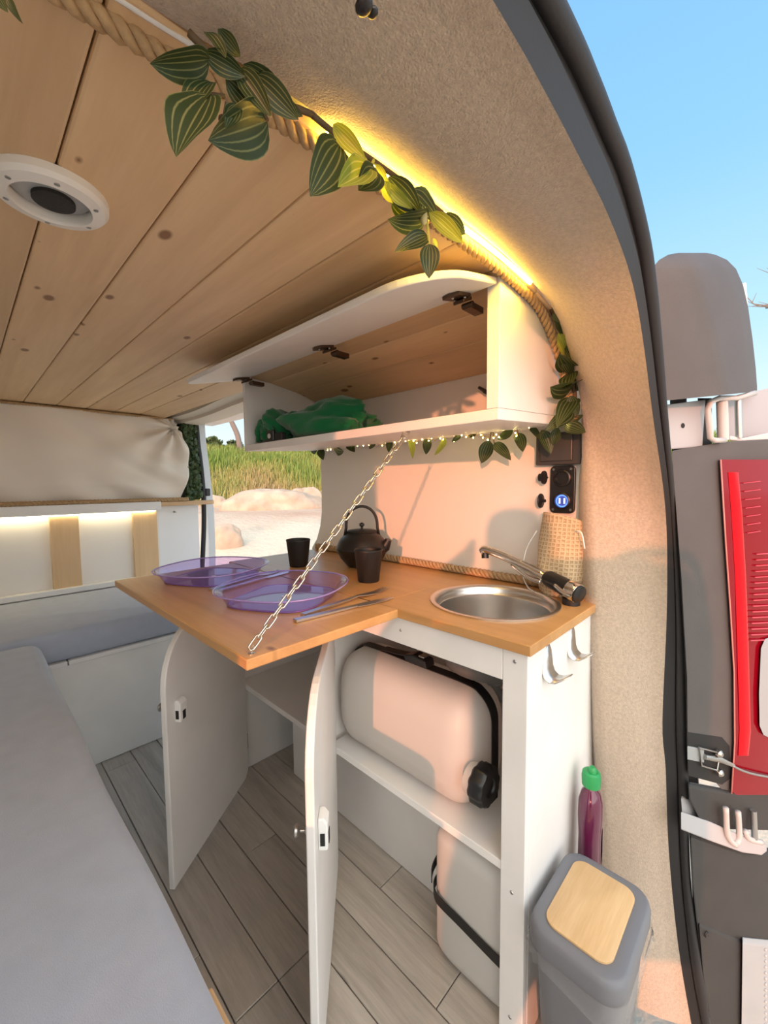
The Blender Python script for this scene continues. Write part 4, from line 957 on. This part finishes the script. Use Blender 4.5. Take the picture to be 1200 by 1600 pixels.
plate_px([(1078, 1308), (1160, 1336), (1192, 1336), (1260, 1330), (1260, 1640), (1116, 1640), (1092, 1480), (1081, 1380)], -.004, .03).build('lower_panel', DGREY, rc, bevel=.006)
plate_px([(1074, 1062), (1150, 1080), (1150, 1146), (1076, 1142)], -.003, .02).build('band', DGREY, rc)
ap = plate_px([(1092, 1446), (1158, 1474), (1156, 1640), (1116, 1640), (1098, 1520)], .0, .012).build('access_flap', DGREY, rc, bevel=.003)
sc_ = T(1104, 1460, .001); G().lathe([(.0, 0), (.007, 0), (.006, .003), (.002, .0032), (0, .002)], sc_, 14, TN.to_track_quat('Z', 'Y').to_matrix().to_4x4()).build('screw', DGREY, ap, smooth='auto')
# jamb between seal and panel
G().prism([T(1044, 560, -.03), T(1070, 560, -.03), T(1085, 1100, -.03), T(1110, 1640, -.03), T(1095, 1640, -.03), T(1066, 1100, -.03)], Vector((.01, 0, 0))).build('jamb', DGREY, rc)
# pale hinge pocket between cover and panel
HB = M('hinge_body_paint', (.40, .40, .41), .4)
hp_ = thing('upper_hinge', 'pale upper door hinge between grey cover and dark corner panel', 'hinge', (1.15, .08, 1.13))
plate_px([(1040, 632), (1102, 624), (1097, 698), (1048, 702)], -.012, .012).build('pocket_plate', HB, hp_, bevel=.002)
plate_px([(1090, 622), (1112, 622), (1112, 696), (1094, 698)], -.016, .012).build('shadow_gap', DARK, hp_)
c = T(1067, 665, -.0115); G().lathe([(0, 0), (.005, 0), (.005, .0006), (0, .0006)], c, 14, TN.to_track_quat('Z', 'Y').to_matrix().to_4x4()).build('hole', DARK, hp_)
HM = M('hinge_paint', (.52, .50, .49), .4)
G().tube([T(*p, .006) for p in ((1180, 614), (1150, 622), (1124, 622), (1110, 628), (1106, 640), (1110, 684), (1116, 688), (1132, 688))], .0055, 10).build('bracket', HM, hp_, smooth=True)
G().tube([T(1128, 624, -.004), T(1130, 688, -.004)], .010, 14).build('knuckle', HM, hp_, smooth='auto')
G().tube([T(1153, 622, -.006), T(1155, 684, -.006)], .0065, 14).build('pin', M('pin_metal', (.45, .47, .47), .35, .9), hp_, smooth='auto')
plate_px([(1140, 680), (1160, 684), (1200, 676), (1230, 672), (1230, 686), (1160, 690), (1140, 688)], -.006, .012).build('hinge_foot', HM, hp_, bevel=.003)
plate_px([(1134, 622), (1200, 606), (1300, 590), (1300, 676), (1200, 678), (1140, 688)], -.05, .02).build('door_leaf_edge', M('grey_door_edge', (.36, .36, .38), .5), hp_, bevel=.002)
# grey cover
cv = []
lev = [(395.0, 1060, 1070, 1090, 1104), (398, 1044, 1074, 1102, 1118), (406, 1030, 1080, 1118, 1136), (420, 1018, 1088, 1132, 1150), (445, 1010, 1096, 1145, 1161), (480, 1006, 1106, 1155, 1169), (530, 1006, 1117, 1162, 1176), (580, 1012, 1126, 1168, 1181), (612, 1018, 1132, 1171, 1183), (624, 1020, 1133, 1171, 1183)]
for i, (y, l, r, q, e) in enumerate(lev):
    f = min(1, .25+.25*i) if i < 4 else 1.0; yo = (e-1060)
    dy = lambda x: y - (0 if i < 7 else (x-1060)*.10*(i-6)/3)
    a = .040*f; row = [T(l, dy(l), -.06), T(l, dy(l), .020*f), T((l+r)/2, dy((l+r)/2), .035*f), T(r-6, dy(r-6), .043*f), T(r+6, dy(r+6), .040*f), T((r+q)/2, dy((r+q)/2), .026*f), T(q, dy(q), .008*f), T(e, dy(e), -.02), T(e, dy(e), -.06)]
    cv.append(row)
tag(G().loft(cv).build('corner_cover', GREYP, smooth='auto', ang=40, loc=tuple(T(1100, 520)), bevel=0), 'large smooth grey plastic corner cover with a ridge, above the tail lamp', 'cover')
tag(plate_px([(1148, 444), (1166, 440), (1170, 500), (1166, 560), (1174, 612), (1150, 612)], -.10, .02).build('door_corner', M('pale_door_edge', (.62, .62, .62), .5), loc=tuple(T(1160, 500, -.1)), bevel=.004), 'pale folded-back rear door edge peeking out behind the grey corner cover', 'door edge')
# tail lamp
tl = thing('tail_lamp', 'tall red tail lamp with clear middle lens on the rear corner', 'tail lamp', (1.2, .05, .9))
def lensp(rows, name, mat, bulge, parent=tl, nseg=8):
    R_ = []
    for y, x0, x1 in rows: R_.append([T(x0, y, -.02)] + [T(x0+(x1-x0)*k/nseg, y, .004 + bulge*sin(pi*(k/nseg)*.5)) for k in range(nseg+1)] + [T(x1, y, -.03)])
    return G().loft(R_).build(name, mat, parent, smooth='auto')
lensp([(718, 1126, 1250), (760, 1128, 1250), (850, 1134, 1250), (950, 1141, 1250), (1050, 1147, 1250), (1160, 1148, 1250), (1236, 1143, 1250), (1242, 1150, 1250)], 'housing', RED, .010)
lensp([(738, 1136, 1152), (800, 1141, 1158), (900, 1147, 1164), (1000, 1150, 1168), (1140, 1154, 1172), (1180, 1152, 1168)], 'bright_strip', REDB, .006).location += TN*.002
g = G()
for k in range(7): g.tube([T(1162+k, 755+13*k, .0115), T(1188, 752+13*k, .0135)], .0009, 5)
for k in range(16): g.tube([T(1182-k*.6, 866+9*k, .0130), T(1215, 864+9*k, .0145)], .0014, 5)
tag(g.build('lens_ribs', M('lens_rib', (.60, .05, .08), .15), tl), None, kind='stuff')
lensp([(992, 1196, 1250), (996, 1186, 1250), (1010, 1180, 1250), (1080, 1177, 1250), (1130, 1178, 1250), (1144, 1184, 1250), (1150, 1196, 1250)], 'clear_lens', LENS, .006).location += TN*.011
G().tube([T(1126, 718, .006), T(1134, 850, .006), T(1141, 950, .006), T(1147, 1050, .006), T(1148, 1160, .006), T(1143, 1240, .006)], .0016, 6).build('edge_trim', M('pink_edge', (.55, .22, .2), .3), tl, smooth=True)
# tension latch below
lt = thing('door_check_strap', 'metal door check strap with buckle and wire across the tail lamp foot', 'latch', (1.15, .08, .42))
plate_px([(1074, 1167), (1100, 1172), (1100, 1192), (1074, 1187)], .001, .006).build('strap', M('grey_webbing', (.30, .31, .31), .6), lt, bevel=.001)
ring = [(1092, 1168), (1124, 1176), (1124, 1180), (1120, 1204), (1096, 1196)]
G().tube([T(*p, .004) for p in ring], .0022, 8, closed=True).build('buckle', SCREW, lt, smooth=True)
G().tube([T(1100, 1182, .002), T(1124, 1186, .004), T(1146, 1196, .008)], [.006, .007, .004], 10).build('arm', SCREW, lt, smooth='auto')
for p in ((1121, 1176), (1122, 1206)): G().lathe([(0, 0), (.008, 0), (.008, .006), (.004, .010), (0, .010)], T(*p, .004), 14, TN.to_track_quat('Z', 'Y').to_matrix().to_4x4()).build('bolt', SCREW, lt, smooth='auto')
G().tube(smooth_path([T(1144, 1196, .009), T(1160, 1204, .015), T(1185, 1211, .019), T(1240, 1220, .02)], 5), .0026, 8).build('wire', SCREW, lt, smooth=True)
# lower hinge
lh = thing('lower_hinge', 'pale lower door hinge below the tail lamp', 'hinge', (1.15, .08, .35))
plate_px([(1064, 1248), (1118, 1258), (1118, 1290), (1066, 1278)], -.010, .012).build('pocket_plate', HB, lh, bevel=.002)
plate_px([(1116, 1262), (1140, 1266), (1140, 1292), (1116, 1288)], -.016, .01).build('shadow_gap', DARK, lh)
G().loft([[T(x, y, o), T(x, y+h, o+.004), T(x, y+h, o-.02), T(x, y, o-.02)] for x, y, h, o in ((1064, 1268, 28, .002), (1110, 1284, 30, .006), (1160, 1306, 26, .012), (1190, 1316, 20, .016), (1198, 1320, 10, .016))]).build('hinge_foot', HB, lh, smooth='auto', bevel=.002)
for p in (((1134, 1262), (1136, 1300), (1142, 1314), (1150, 1320)), ((1153, 1268), (1155, 1306), (1150, 1318)), ((1164, 1298), (1170, 1310), (1190, 1316))): G().tube(smooth_path([T(*q, .014) for q in p], 4), .0058, 10).build('bracket', HM, lh, smooth=True)
G().tube([T(1177, 1266, .012), T(1179, 1310, .014)], .0062, 12).build('pin', M('pin_metal2', (.45, .47, .47), .35, .9), lh, smooth='auto')
# reflector lamp at the bottom
rl = thing('reflector_lamp', 'clear ribbed reflector lamp low on the rear corner, at the bottom right', 'lamp', (1.2, .05, .15))
plate_px([(1160, 1474), (1180, 1476), (1260, 1482), (1260, 1640), (1158, 1640)], .006, .02).build('lens', M('frosted_lens', (.34, .37, .39), .15, coat=.6), rl, bevel=.003)
g = G()
for k in range(14): g.ball(T(1196, 1484+k*9, .007), .0035, 8, 5); g.ball(T(1206, 1486+k*9, .007), .0035, 8, 5)
tag(g.build('lens_beads', M('lens_beads', (.42, .45, .47), .1), rl, smooth=True), None, kind='stuff')
# ================================================================== outside
def sstep(a, b, x): t = max(0, min(1, (x-a)/(b-a))); return t*t*(3-2*t)
def ground(x, y):
    r = math.hypot(x, y); s = sstep(-.1, .45, (x*.6+y*.8)/max(r, .01))
    h = -.50 + s*(1.08*sstep(2.2, 7.4, r) + 1.52*sstep(9.8, 15.0, r) - .3*sstep(15.5, 24, r))
    return h + .03*noise.noise(Vector((x*.6, y*.6, 0)))*sstep(2.5, 4, r) + s*.25*noise.noise(Vector((x*.3, y*.3, 4)))*sstep(11, 15, r)
mg, ntg, bg_ = newmat('ground_sand_and_earth')
tc = nd(ntg, 'ShaderNodeTexCoord'); sx = nd(ntg, 'ShaderNodeSeparateXYZ'); ntg.links.new(tc.outputs['Object'], sx.inputs[0])
n_ = nd(ntg, 'ShaderNodeTexNoise', inp={'Scale': 1.3, 'Detail': 6.0}); ntg.links.new(tc.outputs['Object'], n_.inputs['Vector'])
mx_ = nd(ntg, 'ShaderNodeMath', operation='MULTIPLY_ADD', inp={1: .5, 2: -.25}); ntg.links.new(n_.outputs['Fac'], mx_.inputs[0])
ad_ = nd(ntg, 'ShaderNodeMath', operation='ADD'); ntg.links.new(sx.outputs['Z'], ad_.inputs[0]); ntg.links.new(mx_.outputs[0], ad_.inputs[1])
rg_ = nd(ntg, 'ShaderNodeValToRGB'); el = rg_.color_ramp.elements; el[0].position = .40; el[0].color = (.60, .52, .41, 1); el[1].position = .52; el[1].color = (.42, .26, .18, 1)
q = el.new(.62); q.color = (.20, .19, .07, 1)
mp2 = nd(ntg, 'ShaderNodeMapRange', inp={'From Min': -1.0, 'From Max': 2.4}); ntg.links.new(ad_.outputs[0], mp2.inputs['Value'])
ntg.links.new(mp2.outputs[0], rg_.inputs[0]); ntg.links.new(rg_.outputs[0], bg_.inputs['Base Color']); bg_.inputs['Roughness'].default_value = .95
n2_ = nd(ntg, 'ShaderNodeTexNoise', inp={'Scale': 12.0, 'Detail': 6.0}); ntg.links.new(tc.outputs['Object'], n2_.inputs['Vector'])
bp_ = nd(ntg, 'ShaderNodeBump', inp={'Strength': .6, 'Distance': .05}); ntg.links.new(n2_.outputs['Fac'], bp_.inputs['Height']); ntg.links.new(bp_.outputs[0], bg_.inputs['Normal'])
def gg(u, v): x = -40+90*u; y = -40+90*v; return (x, y, ground(x, y))
gr = struct(G().grid(gg, 180, 180).build('ground', mg, smooth=True), 'sandy parking ground rising to a grassy bank')
# boulders
import bmesh as bmesh_
def boulder(name, c, r, seed, label, rot=0, group='rocks at the foot of the bank'):
    bm = bmesh_.new(); bmesh_.ops.create_icosphere(bm, subdivisions=4, radius=1)
    for v in bm.verts:
        d = v.co.normalized(); n = 1 + .22*noise.noise(d*1.3+Vector((seed, 0, 0))) + .10*noise.noise(d*3+Vector((0, seed, 0))) + .03*noise.noise(d*9+Vector((0, 0, seed)))
        p = d*n; p = Vector((p.x*.86, p.y*.86, p.z*.86 if p.z < .45 else .387+(p.z-.45)*.6))
        v.co = Vector((p.x*r[0], p.y*r[1], p.z*r[2]))
    me = bpy.data.meshes.new(name); bm.to_mesh(me); bm.free(); me.materials.append(ROCK)
    for p in me.polygons: p.use_smooth = True
    o = bpy.data.objects.new(name, me); COL.objects.link(o); o.location = c; o.rotation_euler = (0, .05, rot)
    return tag(o, label, 'boulder', group)
def at(px, py, dist):
    d = ray(px, py); return CAM + d*(dist/math.hypot(d.x, d.y))
def rock(px, py, dist, wpx, hpx, seed, label):
    p = at(px, py, dist); dep = (p-CAM).dot(CF); k = dep/FPX; a = atan2(p.x, p.y); gz = ground(p.x, p.y)
    z0 = at(px, py+hpx/2, dist).z; z1 = at(px, py-hpx/2, dist).z
    rz = max(.25*wpx*k*.5, (z1-min(gz-.10, z0))/1.35)
    return boulder('boulder', (p.x, p.y, z1-rz*.72), (wpx*k/2/.80, wpx*k/2/.95*.7, rz), seed, label, -a)
rock(428, 790, 8.3, 138, 56, 2.0, 'largest long pale boulder at the foot of the grassy bank')
rock(470, 780, 9.3, 36, 36, 5.0, 'pinkish rock touching the right shoulder of the largest boulder')
rock(486, 779, 9.0, 32, 34, 8.0, 'rounded orange-tinted rock right of the pinkish rock')
rock(512, 782, 9.2, 26, 34, 9.0, 'rock at the right edge of the view, half hidden by the white board')
rock(338, 787, 9.6, 28, 26, 12.0, 'small pinkish rock left of the largest boulder, by the door frame')
rock(352, 840, 5.6, 44, 42, 15.0, 'pale rock on the sand close to the side door frame')
# grass bank
mgr, ng_, bgr = newmat('grass_blades')
tcg = nd(ng_, 'ShaderNodeUVMap'); rmp = nd(ng_, 'ShaderNodeValToRGB'); el = rmp.color_ramp.elements
el[0].position = 0; el[0].color = (.40, .30, .15, 1); el[1].position = 1; el[1].color = (.16, .27, .045, 1); q = el.new(.45); q.color = (.36, .36, .11, 1)
sg = nd(ng_, 'ShaderNodeSeparateXYZ'); ng_.links.new(tcg.outputs[0], sg.inputs[0]); ng_.links.new(sg.outputs[0], rmp.inputs[0]); ng_.links.new(rmp.outputs[0], bgr.inputs['Base Color']); bgr.inputs['Roughness'].default_value = .7
rnd = random.Random(5); g = G(); V = []; F = []; U = []
def blade(p, h, wd, lean, hue, a):
    b = len(V); dx, dy = cos(a)*wd, sin(a)*wd; lx, ly = cos(a+1.3)*lean, sin(a+1.3)*lean
    V.extend([(p[0]-dx, p[1]-dy, p[2]-.03), (p[0]+dx, p[1]+dy, p[2]-.03), (p[0]+dx*.6+lx*.4, p[1]+dy*.6+ly*.4, p[2]+h*.6), (p[0]-dx*.6+lx*.4, p[1]-dy*.6+ly*.4, p[2]+h*.6), (p[0]+lx, p[1]+ly, p[2]+h)])
    F.extend([(b, b+1, b+2, b+3), (b+3, b+2, b+4)]); U.extend([(hue, .5)]*5)
def sow(n, az0, az1, r0, r1):
    for _ in range(n):
        az = radians(rnd.uniform(az0, az1)); r = r0 + (r1-r0)*rnd.random()**.8
        x, y = sin(az)*r, cos(az)*r; z = ground(x, y); t = (r-r0)/(r1-r0)
        nz = noise.noise(Vector((x*.8, y*.8, 1)))
        if t < .12 and rnd.random() < .7: continue
        hue = max(0, min(1, .15 + 1.1*t + .55*nz + rnd.gauss(0, .14)))
        blade((x, y, z), rnd.uniform(.12, .34)*(1+.7*max(0, nz)), rnd.uniform(.010, .022), rnd.gauss(0, .10), hue, rnd.uniform(0, 2*pi))
sow(34000, 16, 42, 9.7, 16.5); sow(3500, 80, 93, 9.7, 16)
me = bpy.data.meshes.new('bank_grass'); me.from_pydata(V, [], F); l = me.uv_layers.new(name='uv')
uvs = np.array(U, dtype=np.float32); li = np.zeros(len(me.loops), dtype=np.int32); me.loops.foreach_get('vertex_index', li); l.data.foreach_set('uv', uvs[li].ravel())
me.materials.append(mgr); o = bpy.data.objects.new('bank_grass', me); COL.objects.link(o); tag(o, 'tall green and straw grass covering the bank outside the side door', 'grass', kind='stuff')
# low shrubs along the top of the bank
SHR = M('shrub_green', (.075, .115, .035), .7, var=(6, .5))
def shrub(az, r, w_, h, label, seed):
    rn = random.Random(seed); x0, y0 = sin(radians(az))*r, cos(radians(az))*r; z0 = ground(x0, y0); g = G()
    t = thing('shrub', label, 'shrub', (x0, y0, z0), 'shrubs on the bank')
    for _ in range(260):
        a = rn.uniform(0, 2*pi); e = rn.uniform(-.1, 1)*pi/2; q = rn.uniform(.6, 1.0)
        c = Vector((x0+cos(a)*cos(e)*w_*q, y0+sin(a)*cos(e)*w_*q, z0+.05+max(0, sin(e))*h*q)); s = rn.uniform(.05, .09)
        n = Vector((rn.gauss(0, 1), rn.gauss(0, 1), rn.gauss(0, 1))).normalized(); tt = n.orthogonal(); b = n.cross(tt)
        g.add([c-tt*s, c-b*s*.5, c+tt*s, c+b*s*.5], [(0, 1, 2, 3)])
    g.build('foliage', SHR, t, fix=False)
    G().tube([(x0, y0, z0-.1), (x0, y0, z0+h*.5)], [.04, .02], 6).build('stem', STEM, t)
for i, (az, r, w_, h, lb) in enumerate(((23.5, 15.2, .40, .5, 'dark shrub on the bank top nearest the door frame'), (26, 15.6, .42, .45, 'second shrub from the door frame on the bank top'), (29, 15.4, .42, .4, 'middle shrub on the bank top below the cupboard corner'), (32.5, 15.5, .45, .42, 'fourth shrub on the bank top under the cupboard'), (36, 15.4, .45, .4, 'rightmost shrub on the bank top beside the white board'))):
    shrub(az, r, w_, h, lb, i)
def tree(az, r, pts, label, rad, twigs, seed):
    x0, y0 = sin(radians(az))*r, cos(radians(az))*r; z0 = ground(x0, y0); rn = random.Random(seed)
    t = thing('bare_tree', label, 'tree', (x0, y0, z0)); s = Vector((cos(radians(az)), -sin(radians(az)), 0))
    P_ = [Vector((x0, y0, z0)) + s*a + Vector((0, 0, b)) for a, b in pts]; P_[0].z -= .1
    sm = smooth_path(P_, 5); n = len(sm); bark = M('grey_bark', (.20, .17, .15), .9)
    G().tube(sm, [rad*(1-.6*i/n) for i in range(n)], 8).build('trunk', bark, t, smooth=True)
    g = G()
    for k in range(twigs):
        p = sm[int(n*rn.uniform(.45, .98))]; d = (s*rn.gauss(0, 1) + Vector((0, 0, rn.uniform(.2, 1)))).normalized(); L = rn.uniform(.3, .9)
        q = p + d*L*.5 + Vector((0, 0, rn.gauss(0, .05))); e_ = p + d*L + s*rn.gauss(0, .12); g.tube([p, q, e_], [rad*.22, rad*.14, rad*.05], 5)
        for m_ in range(2): f = q.lerp(e_, rn.random()); g.tube([f, f + (d + s*rn.gauss(0, .8)).normalized()*L*.4], [rad*.1, rad*.04], 4)
    g.build('branch', bark, t)
tree(25.6, 14.5, [(.30, 0), (.22, .6), (.0, 1.2), (-.05, 1.9), (.15, 2.6), (.5, 3.2)], 'leaning bare grey tree beyond the bank by the cupboard corner', .10, 12, 1)
tree(93.5, 9, [(0, 0), (-.1, 1.2), (.0, 2.4), (-.3, 3.0), (-.9, 3.2)], 'bare tree whose twigs reach in at the right edge behind the grey cover', .06, 26, 4)
# ================================================================== the person holding the camera, behind the lens (casts the figure's shadow on the wall)
def person():
    F = Vector((.716, .698, 0)); Rr = Vector((.698, -.716, 0)); U = Vector((0, 0, 1)); O = Vector((-.34, -.30, 0))
    P = lambda f, r, z: O + F*f + Rr*r + U*z
    J = [(P(0, 0, .42), .13), (P(-.01, 0, .60), .115), (P(.0, 0, .78), .125), (P(.01, 0, .90), .085), (P(.02, 0, .965), .055), (P(.045, 0, 1.06), .082), (P(.05, 0, 1.13), .088), (P(.045, 0, 1.185), .060),
         (P(.0, .175, .885), .062), (P(.04, .33, .99), .075), (P(.30, .11, .985), .034), (P(.345, .05, 1.01), .028),
         (P(.0, -.175, .885), .062), (P(.10, -.30, .82), .048), (P(.30, -.11, .975), .034), (P(.345, -.05, 1.0), .028),
         (P(.0, .10, .33), .095), (P(.02, .12, -.06), .062), (P(.0, .14, -.42), .042), (P(.12, .16, -.462), .034),
         (P(.0, -.10, .33), .095), (P(.02, -.12, -.06), .062), (P(.0, -.14, -.42), .042), (P(.12, -.16, -.462), .034)]
    E_ = [(0, 1), (1, 2), (2, 3), (3, 4), (4, 5), (5, 6), (6, 7), (3, 8), (8, 9), (9, 10), (10, 11), (3, 12), (12, 13), (13, 14), (14, 15), (0, 16), (16, 17), (17, 18), (18, 19), (0, 20), (20, 21), (21, 22), (22, 23)]
    # five fingers on each hand, curled as if round a camera's edge
    for hand, s in ((11, 1), (15, -1)):
        b = J[hand][0]
        for k in range(5):
            i0 = len(J); o = U*(.030-.016*k) if k < 4 else U*.042
            a = b + F*.018 + o*.8; c = b + F*(.040 if k < 4 else .030) + o + Rr*(-.004*s); d = c + F*.006 + Rr*(-.022*s) + (U*.006 if k == 4 else U*0)
            J += [(a, .0095), (c, .0085), (d, .0075)]; E_ += [(hand, i0), (i0, i0+1), (i0+1, i0+2)]
    me = bpy.data.meshes.new('person'); me.from_pydata([tuple(p) for p, r in J], E_, [])
    o = bpy.data.objects.new('person', me); COL.objects.link(o)
    q = o.modifiers.new('skin', 'SKIN'); lay = me.skin_vertices[0].data
    for i, (p, r) in enumerate(J): lay[i].radius = (r, r*(1.25 if i in (1, 2) else 1.0)); lay[i].use_root = (i == 0)
    s = o.modifiers.new('sub', 'SUBSURF'); s.levels = 2; s.render_levels = 2
    me.materials.append(M('dark_clothes', (.10, .11, .14), .9)); q.use_smooth_shade = True
    return tag(o, 'person in dark clothes standing behind the van with both hands raised before the face', 'person')
person()
bgc = Vector((-.225, -.535, .70)); tv = Vector((.857, .5, 0)); rv = Vector((.5, -.863, 0))  # unseen bag, added beside the person to keep sun off the carpet pillar
bag = thing('shade_bag', 'unseen canvas bag added beside the person to shade the carpet pillar', 'bag', tuple(bgc))
G().loft([[bgc + tv*x*k + rv*y*k + Vector((0, 0, z)) for x, y in rrect(-.06, .06, -.13, .13, .04, 4)] for z, k in ((-.58, .92), (-.55, 1), (.18, 1.0), (.27, .85))]).build('body', M('canvas', (.25, .22, .18), .9), bag, smooth='auto')
G().tube(smooth_path([bgc + rv*.10 + Vector((0, 0, .26)), bgc + rv*.06 + Vector((0, 0, .37)), bgc - rv*.06 + Vector((0, 0, .37)), bgc - rv*.10 + Vector((0, 0, .26))], 6), .012, 8).build('strap', BLACKM, bag, smooth=True)
